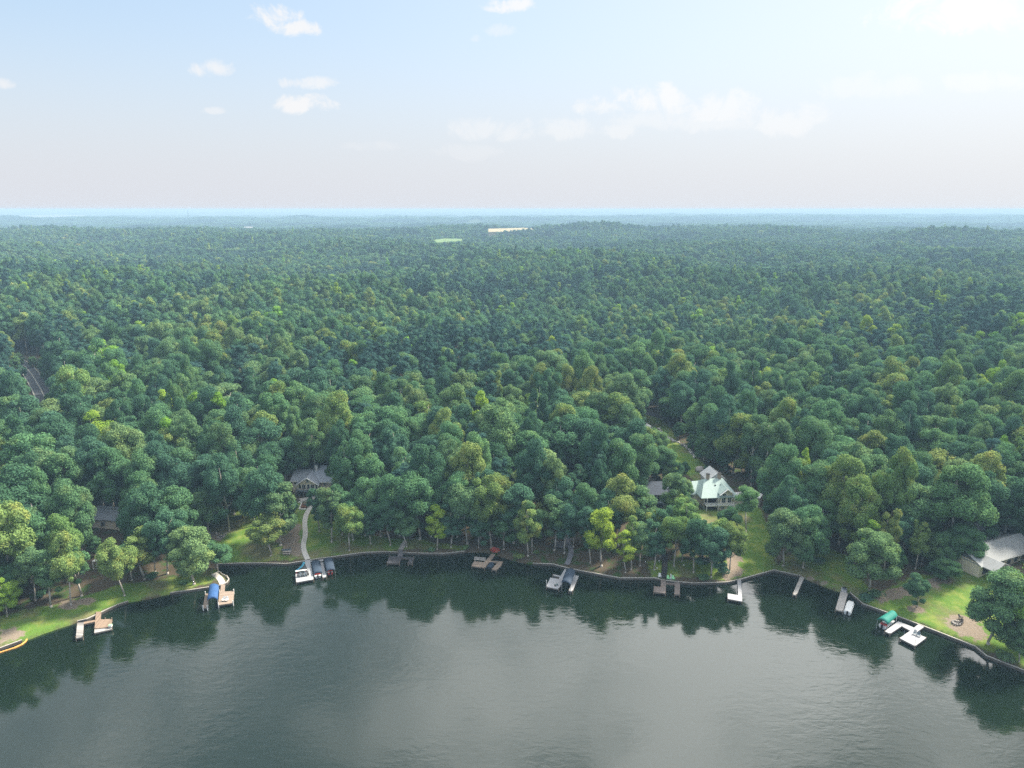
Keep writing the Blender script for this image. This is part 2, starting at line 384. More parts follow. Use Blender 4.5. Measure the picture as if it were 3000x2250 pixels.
def crown_mesh(name, seed, kind, tone, lod=0):
    R = np.random.RandomState(seed); H = 22.0
    if kind == 'oak':    rad, zc, rz, nl, lr = 5.3, .60, .37, 36, 1.75
    if kind == 'full':   rad, zc, rz, nl, lr = 5.3, .52, .45, 46, 1.75
    if kind == 'poplar': rad, zc, rz, nl, lr = 3.7, .58, .40, 32, 1.4
    if kind == 'pine':   rad, zc, rz, nl, lr = 3.7, .70, .30, 30, 1.15
    if kind == 'spire':  rad, zc, rz, nl, lr = 2.6, .60, .40, 24, 1.0
    L = []; ax = R.uniform(.82, 1.22); off = R.uniform(-.9, .9, 2)
    for i in range(nl):
        u = R.uniform(-.75, 1.0); ph = i * 2.39996 + R.uniform(-.3, .3); q = math.sqrt(max(0, 1 - u * u))
        k = R.uniform(.62, .92) if i % 5 else R.uniform(.1, .5)
        if kind == 'pine': q *= .85; k = R.uniform(.35, 1.0)
        if kind == 'spire': q *= (1 - .55 * max(0, u)); 
        L.append((math.cos(ph) * q * rad * k * ax + off[0] * u, math.sin(ph) * q * rad * k / ax + off[1] * u, H * zc + u * H * rz * k * (1.0 if kind != 'oak' else .95), lr * R.uniform(.55, 1.5)))
    L = np.array(L); cz = H * zc
    leaf = {0: .40, 1: .60, 2: 1.0}[lod]; per = {0: 230, 1: 85, 2: 26}[lod]
    if kind == 'pine': leaf *= .8
    Cs, Ns = [], []
    for x, y, z, r in L:
        n = int(per * (r / 1.5) ** 2) + 8
        D = R.normal(size=(n, 3)); D /= np.linalg.norm(D, axis=1, keepdims=True)
        o = np.array([x, y, (z - cz) * .6 + 1.0]); o /= np.linalg.norm(o) + 1e-6
        bad = D @ o < -.35; D[bad] *= -1
        fl = .92 if kind != 'pine' else .72
        C = np.array([x, y, z]) + D * np.array([r, r, r * fl]) * R.uniform(.74, 1.10, (n, 1))
        Cs.append(C); Ns.append(D * [1, 1, 1.2] + R.normal(size=(n, 3)) * .6 + [0, 0, .2])
    V, F = cards(R, np.vstack(Cs), np.vstack(Ns), leaf)
    # a few sprays that break the outline
    if lod < 2:
        n = 160 if lod == 0 else 60; D = R.normal(size=(n, 3)); D /= np.linalg.norm(D, axis=1, keepdims=True)
        li = R.randint(0, len(L), n); C = L[li, :3] + D * L[li, 3:] * R.uniform(1.05, 1.45, (n, 1))
        V2, F2 = cards(R, C, D + R.normal(size=(n, 3)) * .6, leaf * .9); F = np.vstack([F, F2 + len(V)]); V = np.vstack([V, V2])
    # inner mass of each bough
    nn, mm = (7, 4) if lod < 2 else (5, 3); Vc, Fc = [], []
    for x, y, z, r in L:
        b0 = len(V) + sum(len(q) for q in Vc); vs = []
        for j in range(mm + 1):
            for i in range(nn):
                tt, f = 2 * math.pi * i / nn, math.pi * j / mm; q = r * .80
                vs.append((x + q * math.sin(f) * math.cos(tt), y + q * math.sin(f) * math.sin(tt), z + q * .72 * math.cos(f)))
        Vc.append(np.array(vs)); Fc.append(np.array([(b0 + j * nn + i, b0 + (j + 1) * nn + i, b0 + (j + 1) * nn + (i + 1) % nn, b0 + j * nn + (i + 1) % nn) for j in range(mm) for i in range(nn)]))
    V = np.vstack([V] + Vc); F = np.vstack([F] + Fc)
    me = np_mesh(name, V, F, LEAF[tone]); me['lobes'] = L.ravel().tolist(); return me
def trunk_mesh(name, seed, kind, m, L):
    R = random.Random(seed); b = MB(); H = 22.0; bend = [(R.uniform(-.35, .35) * i, R.uniform(-.35, .35) * i) for i in range(5)]
    pts = [(bend[i][0], bend[i][1], H * z) for i, z in enumerate((-.03, .03, .30, .55, .82))]
    r0 = .30 if kind != 'spire' else .2
    b.chain(pts, [r0 * 1.7, r0, r0 * .78, r0 * .5, .06], 7)
    for i in range(9 if kind in ('oak', 'full') else 6):
        x, y, z, r = L[R.randrange(len(L))]
        zz = max(H * .3, z - R.uniform(2, 4.5)); f = min(1, zz / (H * .82)); s = (bend[4][0] * f, bend[4][1] * f, zz)
        mid = ((s[0] + x) / 2, (s[1] + y) / 2, (zz + z) / 2 + .3)
        b.chain([s, mid, (x, y, z + r * .4)], [.13, .09, .03], 5)
    me = bpy.data.meshes.new(name); me.from_pydata(b.v, [], b.f); me.materials.append(m); me.shade_smooth(); me.update(); return me
KINDS = {}
def make_kind(key, shape, tone, seed, lod=0, bark=None):
    cm = crown_mesh('crown', seed, shape, tone, lod); L = np.array(cm['lobes']).reshape(-1, 4); del cm['lobes']
    tm = trunk_mesh('trunk', seed, shape, bark or BARK, L)
    KINDS[key] = (cm, tm, shape, tone)
for i, (sh, tn, n) in enumerate([('oak', 'deep', 3), ('oak', 'mid', 3), ('oak', 'olive', 2), ('oak', 'pale', 1), ('oak', 'yellow', 1), ('poplar', 'deep', 2), ('poplar', 'mid', 2), ('poplar', 'olive', 2),
                                 ('poplar', 'yellow', 1), ('poplar', 'pale', 1), ('pine', 'pine', 3), ('spire', 'yellow', 1), ('spire', 'olive', 1), ('pine', 'pale', 1), ('poplar', 'red', 1), ('full', 'mid', 1), ('full', 'deep', 1), ('full', 'pale', 1), ('full', 'yellow', 1), ('full', 'olive', 1)]):
    for j in range(n): make_kind((sh, tn, j), sh, tn, 100 * i + j + 1, 0, BARKD if sh == 'pine' and tn == 'pine' else BARK)
def variants(sh, tn): return [k for k in KINDS if k[0] == sh and k[1] == tn]

# ------------------------------------------------------------------ trees that stand apart along the shore: base px, top py, width px
HERO = [  # bx, by, top, width, shape, tone, label
 (15,1332,1248,62,'full','yellow','low bright yellow-green tree at the far left edge, by the bare sandy bank'),
 (78,1297,1182,70,'oak','mid','green tree with a pale trunk, farthest left of the lawn trees behind the sandy bank'),
 (112,1311,1190,66,'poplar','mid','leaning pale-trunked green tree left of the two-part wooden dock'),
 (154,1306,1150,76,'oak','olive','tall yellow-green tree with a long white trunk straight behind the two-part wooden dock'),
 (177,1288,1172,62,'poplar','mid','slim green tree just right of the tall white-trunked tree behind the two-part dock'),
 (268,1287,1158,78,'oak','olive','yellow-green lawn tree with a lone pale trunk midway between the two leftmost docks'),
 (284,1253,1172,56,'poplar','mid','smaller green tree behind the lone pale-trunked lawn tree on the left bank'),
 (312,1250,1136,74,'poplar','olive','upright green tree with yellow top in the middle of the left bank wood edge'),
 (336,1236,1128,66,'oak','deep','dark green wood-edge tree, farther left of the big spreading tree'),
 (362,1240,1095,84,'oak','deep','dense dark tree just left of the big spreading tree by the blue canopy'),
 (419,1262,1136,104,'full','pale','big spreading yellow-green tree with bare grey branches above the blue boat canopy'),
 (470,1236,1168,60,'oak','mid','green tree leaning over the inlet beside the curved concrete path'),
 (584,1200,1112,84,'oak','olive','spreading yellow-green multi-stemmed tree left of the bare yard slope'),
 (606,1178,1042,82,'poplar','mid','tall green tree just left of the curving white path'),
 (626,1150,1072,40,'poplar','deep','narrow dark tree beside the middle of the curving white path, left side'),
 (716,1171,1044,56,'poplar','mid','tall green tree just right of the curving white path, below the tan house'),
 (754,1190,1098,60,'oak','olive','yellow-green tree with two pale stems right of the path lawn'),
 (762,1166,1072,52,'poplar','mid','upright green tree behind the twin-stemmed tree right of the path lawn'),
 (801,1174,1094,52,'full','deep','rounded blue-green low tree at the wood edge right of the path lawn'),
 (842,1178,1085,58,'oak','deep','dark tree at the wood edge, left of the weathered dark dock'),
 (878,1182,1106,60,'oak','mid','green tree hanging over the steps of the weathered dark dock'),
 (906,1166,1024,94,'oak','mid','tall domed tree with bare upper branches behind the weathered dark dock'),
 (944,1186,1106,44,'poplar','yellow','small bright lime-green tree at the water edge right of the weathered dark dock'),
 (975,1182,1100,50,'poplar','deep','dark tree between the lime-green tree and the tan U-shaped dock'),
 (1010,1176,1046,76,'oak','mid','tall green tree left of the tan U-shaped dock'),
 (1034,1184,1112,50,'full','deep','low dark tree directly above the tan U-shaped dock bench'),
 (1060,1184,1034,86,'oak','olive','tall yellow-tinged tree straight behind the tan U-shaped dock'),
 (1088,1186,1120,50,'poplar','mid','low green tree over the orange shrub'),
 (1111,1173,1052,70,'poplar','deep','tall dark tree right of the tan U-shaped dock'),
 (1139,1201,1088,48,'poplar','olive','slim bare-trunked white tree, left of a pair between tan dock and boardwalk'),
 (1151,1195,1092,44,'poplar','mid','slim tree with flared grey trunk, right of a pair between tan dock and boardwalk'),
 (1164,1161,1098,50,'oak','olive','small yellow-green tree set back behind the pair of slim bare trunks'),
 (1165,1112,986,108,'oak','pale','broad domed pale green tree standing above the others in the middle of the wood'),
 (1197,1189,1076,58,'poplar','mid','bare-trunked green tree on the left of the small grey deck'),
 (1220,1195,1098,50,'poplar','deep','dark tree with a white trunk in front of the small grey deck, beside the boardwalk'),
 (1239,1182,1068,62,'oak','deep','dark green tree just right of the top of the grey boardwalk'),
 (1274,1216,1106,46,'poplar','deep','dark tree with two thin white stems right of the grey boardwalk'),
 (1300,1223,1110,62,'poplar','yellow','yellow-leaved tree with forked pale trunk on the brown bank'),
 (1350,1237,1140,40,'spire','yellow','narrow yellow-tipped tree nearest the water on the brown bank'),
 (1362,1231,1112,42,'poplar','olive','slim tree with thin white trunk behind the narrow yellow-tipped tree'),
 (1382,1222,1128,60,'oak','mid','round green tree left of the brown plank dock'),
 (1414,1231,1122,50,'poplar','deep','green tree with a straight white trunk beside the dark boardwalk'),
 (1457,1224,1108,62,'oak','olive','yellow-green tree just right of the dark boardwalk'),
 (1473,1212,1120,46,'poplar','mid','slim green tree second to the right of the dark boardwalk'),
 (1499,1237,1116,76,'full','deep','dense dark tree with a leaning white trunk right of the brown plank dock'),
 (1536,1246,1138,76,'full','deep','dense dark bushy tree whose leaves reach the ground near the seawall'),
 (1574,1236,1124,62,'oak','olive','bright green tree over the bare brown patch beside the open lawn'),
 (1608,1184,1042,62,'pine','pale','tall pine with flat pale boughs standing in front of the green-roofed white house'),
 (1462,1128,1052,46,'poplar','olive','yellow-green tree left of the green-roofed white house'),
 (1452,1120,1010,56,'poplar','mid','green tree between the screened porch and the green-roofed white house'),
 (1488,1122,1068,20,'spire','deep','narrow dark tree touching the left porch of the green-roofed white house'),
 (505,1112,992,84,'full','deep','dark dense tree right of the small pale house'),
 (550,1134,1012,74,'oak','mid','green tree between the small pale house and the tan house'),
 (574,1110,985,80,'full','deep','dark tree behind the yard left of the tan house'),
 (452,1150,1062,66,'full','mid','green tree left of the dark fire ring lawn'),
 (690,1148,1052,44,'poplar','deep','narrow dark tree close behind the tall tree right of the curving white path'),
 (738,1156,1046,58,'full','deep','dark tree in the second row, right of the curving path lawn'),
 (788,1158,1040,66,'full','mid','full green tree in the second row left of the weathered dark dock'),
 (824,1160,1046,60,'oak','deep','dark tree in the second row, just left of the weathered dark dock'),
 (862,1158,1030,70,'full','mid','full green tree in the second row straight above the weathered dark dock'),
 (930,1160,1036,66,'full','deep','dark full tree standing behind the small lime-green tree'),
 (988,1160,1030,66,'full','mid','full green tree in the second row left of the tan U-shaped dock'),
 (1038,1162,1024,70,'full','deep','dark full tree in the second row above the tan U-shaped dock'),
 (1090,1160,1028,70,'full','olive','yellow-green full tree in the second row right of the tan U-shaped dock'),
 (1206,1160,1040,64,'full','deep','dark full tree behind the small grey deck'),
 (1262,1172,1052,64,'full','mid','full green tree in the second row right of the grey boardwalk'),
 (1312,1180,1066,64,'full','deep','dark full tree behind the yellow-leaved forked tree'),
 (1386,1006,922,64,'oak','olive','yellow-green tree beside the white gable roof, above the driveway'),
 (1432,1040,962,60,'full','mid','green tree left of the lower end of the stone-edged grass strip'),
 (1350,1018,930,74,'oak','mid','broad green tree left of the driveway above the screened porch'),
 (1450,1046,994,48,'full','olive','yellow-green tree between the porch house driveway and the green-roofed house'),
 (1412,1000,925,44,'full','pale','pale grey-green tree in front of the white gable roof'),
 (1372,1160,1046,84,'oak','mid','broad green tree left below the white screened porch'),
 (1336,1178,1040,84,'oak','olive','big yellow-green tree behind the brown bank, left of the white screened porch'),
 (1432,1186,1084,60,'oak','deep','dark green tree straight below the white screened porch'),
 (1520,1204,1124,56,'oak','mid','round green tree below the left porch of the green-roofed white house'),
 (1552,1212,1118,60,'oak','olive','yellow-green tree between the green-roofed white house and the seawall'),
 (1478,1180,1072,56,'poplar','olive','upright yellow-green tree midway between the boardwalk and the green-roofed white house'),
 (1408,1190,1100,52,'oak','olive','low yellow-green tree on the brown bank below the white screened porch'),
 (1690,1222,1098,88,'full','mid','large round tree on the right side of the open lawn'),
 (1735,1226,1092,86,'full','mid','large round tree right beside the other large round tree past the open lawn'),
 (1722,1190,1070,70,'full','deep','dark round tree tucked behind the two large round lawn trees'),
 (1775,1190,1080,62,'oak','pale','pale green tree at the wood edge right of the two round lawn trees'),
 (1879,1276,1146,104,'full','pale','big feathery pale willow-like tree at the water beside the covered white boat'),
 (1876,1240,1118,38,'spire','yellow','narrow yellow tree rising behind the feathery willow-like tree'),
 (1910,1238,1092,46,'poplar','olive','slender tree with a very long white trunk right of the feathery willow-like tree'),
 (1976,1229,1112,42,'poplar','olive','slender tall tree with ivy-green trunk at the wood edge behind the curved mulch bed'),
 (1948,1216,1110,66,'oak','deep','dark broad tree between the two slender tall trees at the right wood edge'),
 (2047,1205,1000,124,'oak','pale','very large tree with forked bare trunk, left of the grey-roofed house on the right'),
 (2082,1224,1132,80,'full','mid','round green tree left of the corner of the grey-roofed house on the right'),
 (2040,1254,1206,54,'full','mid','low bushy tree at the back edge of the right lawn'),
 (1980,1311,1240,50,'full','deep','small dark tree in its own mulch ring on the bright right lawn'),
 (2136,1392,1228,112,'full','mid','big dark green tree at the right water edge beside the stone fire ring'),
 (2192,1388,1206,104,'full','yellow','big yellow-leaved tree at the right edge of the picture'),
 (2200,1428,1345,70,'full','mid','green tree low in the right corner above the seawall'),
]
TREES = []     # (loc, sxy, sz, rot, kind key, label)
for i, (bx, by, top, wd, sh, tn, lab) in enumerate(HERO):
    p = ground(bx, by); lo, hi_ = 3.0, 45.0; top = top - (12 if 740 < bx < 1345 else 0)
    for _ in range(24):
        m_ = (lo + hi_) / 2
        if proj((p.x, p.y, p.z + m_))[1] > top: lo = m_
        else: hi_ = m_
    dep = proj((p.x, p.y, p.z + lo * .6))[2]; width = wd * (1.22 if 700 < bx < 1345 else 1.13) * dep / FPX
    cr = {'oak': 13.2, 'full': 13.2, 'poplar': 9.4, 'pine': 9.2, 'spire': 6.6}[sh]
    vs = variants(sh, tn) or variants('oak', 'mid')
    TREES.append((p, width / cr, lo / 21.6, rnd.uniform(0, 6.28), vs[i % len(vs)], lab))
HERO_N = len(TREES)

# ------------------------------------------------------------------ everything the wood must leave in view (pixel polygons)
KEEP_PX = [[(628,1008),(706,1008),(706,1094),(640,1098),(628,1060)], [(648,1090),(690,1086),(684,1120),(674,1170),(690,1208),(648,1206),(644,1140)],
    [(1506,1018),(1582,1018),(1584,1040),(1645,1085),(1650,1106),(1510,1108)], [(1418,912),(1440,925),(1492,965),(1528,1020),(1500,1022),(1440,975)],
    [(1382,890),(1425,892),(1425,905),(1382,900)], [(1414,862),(1432,862),(1430,895),(1414,895)],
    [(1596,1112),(1650,1104),(1672,1228),(1606,1240)], [(2095,1186),(2240,1180),(2240,1226),(2095,1232)], [(1890,1262),(2110,1236),(2100,1380),(1900,1310)],
    [(1400,1036),(1428,1036),(1430,1096),(1402,1096)], [(1390,1024),(1402,1028),(1402,1036),(1390,1036)],
    [(466,1125),(545,1120),(560,1205),(475,1210)], [(470,1078),(500,1080),(500,1104),(474,1104)],
    [(214,1128),(258,1128),(258,1148),(214,1148)], [(200,1088),(255,1086),(250,1112),(206,1112)], [(48,792),(84,792),(116,858),(76,866)],
    [(0,1330),(200,1270),(420,1250),(470,1262),(280,1300),(60,1380)], [(640,1196),(960,1182),(960,1196),(640,1212)],
    [(1100,1196),(1340,1216),(1440,1236),(1570,1240),(1570,1256),(1400,1250),(1200,1222)], [(1680,1222),(1800,1232),(1850,1284),(1690,1236)],
    [(1176,1165),(1240,1165),(1240,1212),(1176,1200)], [(1218,992),(1232,992),(1236,1000),(1220,1000)], [(1398,930),(1412,930),(1412,945),(1398,945)], [(206,1204),(232,1204),(232,1230),(206,1230)]]
KS = []
for pl in KEEP_PX:
    A = np.array(pl, float); st = 5.0 if np.ptp(A[:, 0]) < 60 else 9.0
    xs, ys = np.meshgrid(np.arange(A[:, 0].min(), A[:, 0].max() + 1, st), np.arange(A[:, 1].min(), A[:, 1].max() + 1, st))
    Q = np.stack([xs.ravel(), ys.ravel()], 1); Q = Q[inside(Q, A)]
    yb = A[:, 1].max(); 
    if not len(Q): Q = A.mean(0)[None]
    g = ground_many(Q); KS += [(q[0], q[1], k[1]) for q, k in zip(Q, g)]
KS = np.array(KS)
# footprints on the ground with no trunk
CLEAR = [grounds(p) for p in ([(628,1050),(715,1050),(715,1100),(628,1100)], [(1500,1040),(1600,1040),(1650,1110),(1500,1110)], [(1395,1050),(1432,1050),(1432,1100),(1395,1100)],
    [(2095,1190),(2260,1180),(2260,1250),(2095,1240)], [(1598,1112),(1655,1100),(1675,1230),(1602,1252)])] + GRASS[4:]

def auto_trees():
    R = np.random.RandomState(11); out = []
    y = 150.0; pts = []
    row = 0
    while y < 2300:
        s = 8.9 if y < 330 else (8.7 if y < 900 else 9.4)
        xm = y * .86 + 30; xs = np.arange(-xm, xm, s) + (row % 2) * s / 2
        q = np.stack([xs, np.full(len(xs), y)], 1) + R.uniform(-.36, .36, (len(xs), 2)) * s
        pts.append(q); y += s * .87; row += 1
    Q = np.vstack(pts); near = Q[:, 1] < 420
    d = np.full(len(Q), 50.0); d[near] = sdist(Q[near]); keep = d > 10
    keep &= R.uniform(size=len(Q)) > .05
    for pl in CLEAR:
        keep &= ~inside(Q, pl)
    rp = grounds([(30, 770), (60, 795), (78, 820), (95, 852), (110, 900)]); keep &= seg_dist(Q, rp) > 7.0
    for (p, *_r) in TREES:
        keep &= np.hypot(Q[:, 0] - p.x, Q[:, 1] - p.y) > 5.2
    Q = Q[keep]; Z = hgt(Q)
    gapn = wavy(Q[:, 0], Q[:, 1], 95, 30)
    return Q, Z, R, gapn
Q, Z, R, gapn = auto_trees()
n = len(Q)
sp = wavy(Q[:, 0], Q[:, 1], 260, 21) + R.normal(size=n) * .35      # stands of pine and of hardwood
sz = np.clip(R.normal(1.08, .17, n) + .07 * gapn, .72, 1.5); sx = np.clip(R.normal(1.03, .2, n), .55, 1.6)
u = R.uniform(size=n); kk = []
BROAD = [('oak','deep'),('oak','mid'),('oak','deep'),('oak','mid'),('poplar','deep'),('poplar','mid'),('oak','olive'),('oak','pale'),('poplar','olive'),('poplar','pale'),('oak','mid'),('poplar','yellow')]
W = np.cumsum([.15,.17,.10,.12,.10,.10,.06,.05,.05,.03,.05,.02])
for i in range(n):
    if sp[i] > .25 and u[i] < .75: c = ('pine', 'pine')
    elif u[i] > .985: c = ('spire', 'yellow')
    else:
        j = int(np.searchsorted(W, (u[i] * 977) % 1.0)); c = BROAD[min(j, 11)]
        if Q[i, 1] < 420 and (u[i] * 331) % 1.0 < .6: c = ('full', c[1] if c[1] in ('deep', 'mid', 'pale', 'olive', 'yellow') else 'mid')
        if Q[i, 1] > 600 and c[1] in ('olive', 'yellow') and u[i] > .3: c = ('oak', 'mid')
    v = variants(*c); kk.append(v[int(u[i] * 9973) % len(v)])
# leave the clearings, houses and roads in view
keep = np.ones(n, bool)
c_, s_ = math.cos(PITCH), math.sin(PITCH)
dep = Q[:, 1] * c_ - (Z + 14 * sz - CAMH) * s_
cx = 1106 + FPX * Q[:, 0] / dep; cy = 829.5 - FPX * (Q[:, 1] * s_ + (Z + 14 * sz - CAMH) * c_) / dep
RADK = {'oak': 5.9, 'full': 5.9, 'poplar': 4.3, 'pine': 4.2, 'spire': 3.0}
rx = np.array([RADK[k[0]] for k in kk]) * sx * FPX / dep; ry = (6.6 * sz) * FPX / dep
for i in np.where(Q[:, 1] < 560)[0]:
    m_ = (((KS[:, 0] - cx[i]) / rx[i]) ** 2 + ((KS[:, 1] - cy[i]) / ry[i]) ** 2 < .62) & (KS[:, 2] > Q[i, 1] - 3)
    if m_.any(): keep[i] = False
vis = keep & (cx > -90) & (cx < 2300)
order = np.where(vis)[0][np.argsort(np.hypot(Q[vis, 0], Q[vis, 1]))]
NEAR = set(order[:297 - HERO_N].tolist())
LM = [('the white-railed stand', 219, 1190), ('the hidden dark roof', 237, 1110), ('the blue boat canopy', 440, 1190), ('the pergola house', 480, 1070),
      ('the tan house', 668, 1045), ('the curving white path', 665, 1150), ('the dark dock', 862, 1130), ('the tan dock', 1050, 1130), ('the grey boardwalk', 1215, 1130), ('the brown roof glimpse', 1226, 995),
      ('the screened porch', 1412, 1065), ('the green-roofed house', 1545, 1060), ('the rock-edged strip', 1470, 950), ('the open lawn', 1650, 1150), ('the covered white boat', 1830, 1200), ('the long white trunk', 1910, 1120),
      ('the forked giant tree', 2045, 1060), ('the right grey-roofed house', 2150, 1190), ('the left road', 80, 830), ('the utility poles', 1420, 880)]
TW = {'deep': 'dark green', 'mid': 'mid-green', 'olive': 'yellow-green', 'pale': 'pale grey-green', 'yellow': 'yellow', 'pine': 'blue-green'}
SW = {'oak': 'broad', 'full': 'broad', 'poplar': 'upright', 'pine': 'pine', 'spire': 'narrow'}
byk = {}
for i in NEAR:
    j = min(range(len(LM)), key=lambda j: math.hypot(LM[j][1] - cx[i], (LM[j][2] - cy[i]) * 1.3))
    dx, dy = cx[i] - LM[j][1], cy[i] - LM[j][2]
    dr = ('right of' if dx > 0 else 'left of') if abs(dx) > abs(dy) else ('behind' if dy < 0 else 'in front of')
    byk.setdefault((j, dr, kk[i][0], kk[i][1]), []).append(i)
ORD = ['leftmost', 'second from left', 'third from left', 'fourth from left', 'fifth from left', 'sixth from left', 'seventh from left', 'eighth from left', 'ninth from left', 'tenth from left']
USED = {}
for (j, dr, sh, tn), L in byk.items():
    L.sort(key=lambda i: cx[i])
    for q, i in enumerate(L):
        lab = f"{TW[tn]} {SW[sh]} {'tree ' if sh != 'pine' else ''}{dr} {LM[j][0]}" + (f", {ORD[min(q, 9)]}" if len(L) > 1 else '')
        USED[lab] = USED.get(lab, 0) + 1
        if USED[lab] > 1: lab = lab.replace(' tree', ' tree set back', 1) if USED[lab] == 2 else lab.replace(' tree', ' tree forward', 1)
        TREES.append((Vector((Q[i, 0], Q[i, 1], Z[i])), sx[i], sz[i], R.uniform(0, 6.28), kk[i], lab))
for q, (p, sxy, szz, rot, key, lab) in enumerate(TREES):
    cm, tm, sh, tn = KINDS[key]
    nm = {'pine': 'pine_tree', 'spire': 'slender_tree'}.get(sh, 'broadleaf_tree')
    t_ = thing(nm, lab, 'tree', p, rot, 'trees along the lake shore' if q < HERO_N else 'trees of the wood behind the shore')
    t_.scale = (sxy, sxy * (.86 + .28 * ((q * .618) % 1)), szz); t_.rotation_euler = (.06 * math.sin(q * 2.3), .06 * math.cos(q * 1.7), rot)
    for a, m_ in (('crown', cm), ('trunk', tm)):
        o = bpy.data.objects.new(a, m_); COL.link(o); o.parent = t_

# ------------------------------------------------------------------ the rest of the wood: one mass of instances
def instances(name, pts, rots, scl, kinds, src, label):
    me = bpy.data.meshes.new(name); me.vertices.add(len(pts)); me.vertices.foreach_set('co', np.asarray(pts, np.float32).ravel())
    for nm, ty, arr in (('rot', 'FLOAT', rots), ('sx', 'FLOAT', scl[:, 0]), ('sz', 'FLOAT', scl[:, 1]), ('kind_index', 'INT', kinds)):
        me.attributes.new(nm, ty, 'POINT').data.foreach_set('value', arr)
    o = bpy.data.objects.new(name, me); COL.link(o); tag(o, label, name.replace('_', ' '), kind='stuff')
    ng = bpy.data.node_groups.new(name, 'GeometryNodeTree'); N = ng.nodes; Lk = ng.links
    ng.interface.new_socket('Geometry', in_out='INPUT', socket_type='NodeSocketGeometry'); ng.interface.new_socket('Geometry', in_out='OUTPUT', socket_type='NodeSocketGeometry')
    gi, go = N.new('NodeGroupInput'), N.new('NodeGroupOutput')
    ip = N.new('GeometryNodeInstanceOnPoints'); join = N.new('GeometryNodeJoinGeometry')
    for parts in reversed(src):
        inner = N.new('GeometryNodeJoinGeometry')
        for m_ in parts:
            so_ = bpy.data.objects.new('source', m_)      # a source only; never linked to the scene
            oi = N.new('GeometryNodeObjectInfo'); oi.inputs['Object'].default_value = so_; Lk.new(oi.outputs['Geometry'], inner.inputs[0])
        g2 = N.new('GeometryNodeGeometryToInstance'); Lk.new(inner.outputs[0], g2.inputs[0]); Lk.new(g2.outputs[0], join.inputs[0])
    def at(nm, ty='FLOAT'):
        a = N.new('GeometryNodeInputNamedAttribute'); a.data_type = ty; a.inputs[0].default_value = nm; return a.outputs[0]
    cr = N.new('ShaderNodeCombineXYZ'); Lk.new(at('rot'), cr.inputs[2]); cs = N.new('ShaderNodeCombineXYZ')
    s_ = at('sx'); Lk.new(s_, cs.inputs[0]); Lk.new(s_, cs.inputs[1]); Lk.new(at('sz'), cs.inputs[2])
    Lk.new(gi.outputs[0], ip.inputs['Points']); Lk.new(join.outputs[0], ip.inputs['Instance']); ip.inputs['Pick Instance'].default_value = True
    Lk.new(at('kind_index', 'INT'), ip.inputs['Instance Index']); Lk.new(cr.outputs[0], ip.inputs['Rotation']); Lk.new(cs.outputs[0], ip.inputs['Scale'])
    Lk.new(ip.outputs[0], go.inputs[0])
    o.modifiers.new('scatter', 'NODES').node_group = ng; return o
FAR_FIELDS = []
def field(nm, px, z, m):
    pts = [at_z(x, y, z) for x, y in px]
    FAR_FIELDS.append(np.array([(p.x, p.y) for p in pts])); g = [max(float(hgt([p[:2]])[0]), 0) for p in pts]
    zt = max(z, max(g) + .6)
    b_ = MB(); b_.prism([(p.x, p.y) for p in pts], min(g) - 6, zt); o = b_.build(nm, m); tag(o, kind='structure'); return o
straw = mat('straw_field', (.33, .28, .16), .95, .15, .01); pasture = mat('pasture', (.13, .21, .07), .95, .2, .01)
field('field', [(1050, 494), (1130, 492), (1182, 495), (1170, 499), (1055, 501)], 40, straw)
field('meadow', [(930, 519), (960, 515), (998, 516), (996, 521), (940, 524)], 34, pasture)
farm = mat('far_water', (.4, .45, .5), .1, .05, .01, .6)
field('far_water', [(30, 466.2), (120, 463.6), (188, 465), (175, 468), (60, 469.5)], 30, farm)
ks_all = list(KINDS.keys())
FM = {}; lodk = []
for i, (sh, tn) in enumerate(sorted(set(k[:2] for k in ks_all if k[1] != 'red' and k[0] != 'full'))):
    cm = crown_mesh('crown_far', 900 + i, sh, tn, 1); L = np.array(cm['lobes']).reshape(-1, 4); del cm['lobes']
    tm = trunk_mesh('trunk_far', 900 + i, sh, BARKD if tn == 'pine' else BARK, L); FM[(sh, tn)] = i; lodk.append((cm, tm))
base = len(lodk)
for i, (sh, tn) in enumerate(sorted(FM, key=FM.get)):
    cm = crown_mesh('crown_distant', 950 + i, sh, tn, 2); del cm['lobes']; lodk.append((cm,))
ug = np.stack([g_.ravel() for g_ in np.meshgrid(np.arange(-300, 300, 6.0), np.arange(150, 400, 6.0))], 1); ug = ug + R.uniform(-2.6, 2.6, ug.shape); ud = sdist(ug)
uk = (ud > 17) & (np.abs(ug[:, 0]) < ug[:, 1] * .86 + 30) & (R.uniform(size=len(ug)) > .3)
for pl in CLEAR + GRASS: uk &= ~inside(ug, pl)
ug = ug[uk]; uz = hgt(ug); us = R.uniform(.26, .55, len(ug)); udep = ug[:, 1] * c_ - (uz + 5 - CAMH) * s_
ucx = 1106 + FPX * ug[:, 0] / udep; ucy = 829.5 - FPX * (ug[:, 1] * s_ + (uz + 11 * us - CAMH) * c_) / udep; uok = np.ones(len(ug), bool)
for i in range(len(ug)):
    rr_ = 6.5 * us[i] * FPX / udep[i]
    if ((np.hypot(KS[:, 0] - ucx[i], KS[:, 1] - ucy[i]) < rr_) & (KS[:, 2] > ug[i, 1] - 3)).any(): uok[i] = False
ug, uz, us = ug[uok], uz[uok], us[uok]
sel = np.array([i for i in np.where(keep)[0] if i not in NEAR])
okf = np.ones(len(sel), bool)
for pl in FAR_FIELDS[:2]: okf &= ~((Q[sel, 0] > pl[:, 0].min() - 6) & (Q[sel, 0] < pl[:, 0].max() + 6) & (Q[sel, 1] > pl[:, 1].min() - 230) & (Q[sel, 1] < pl[:, 1].min() + 1))
for pl in FAR_FIELDS: okf &= ~inside(Q[sel], pl)
sel = sel[okf]
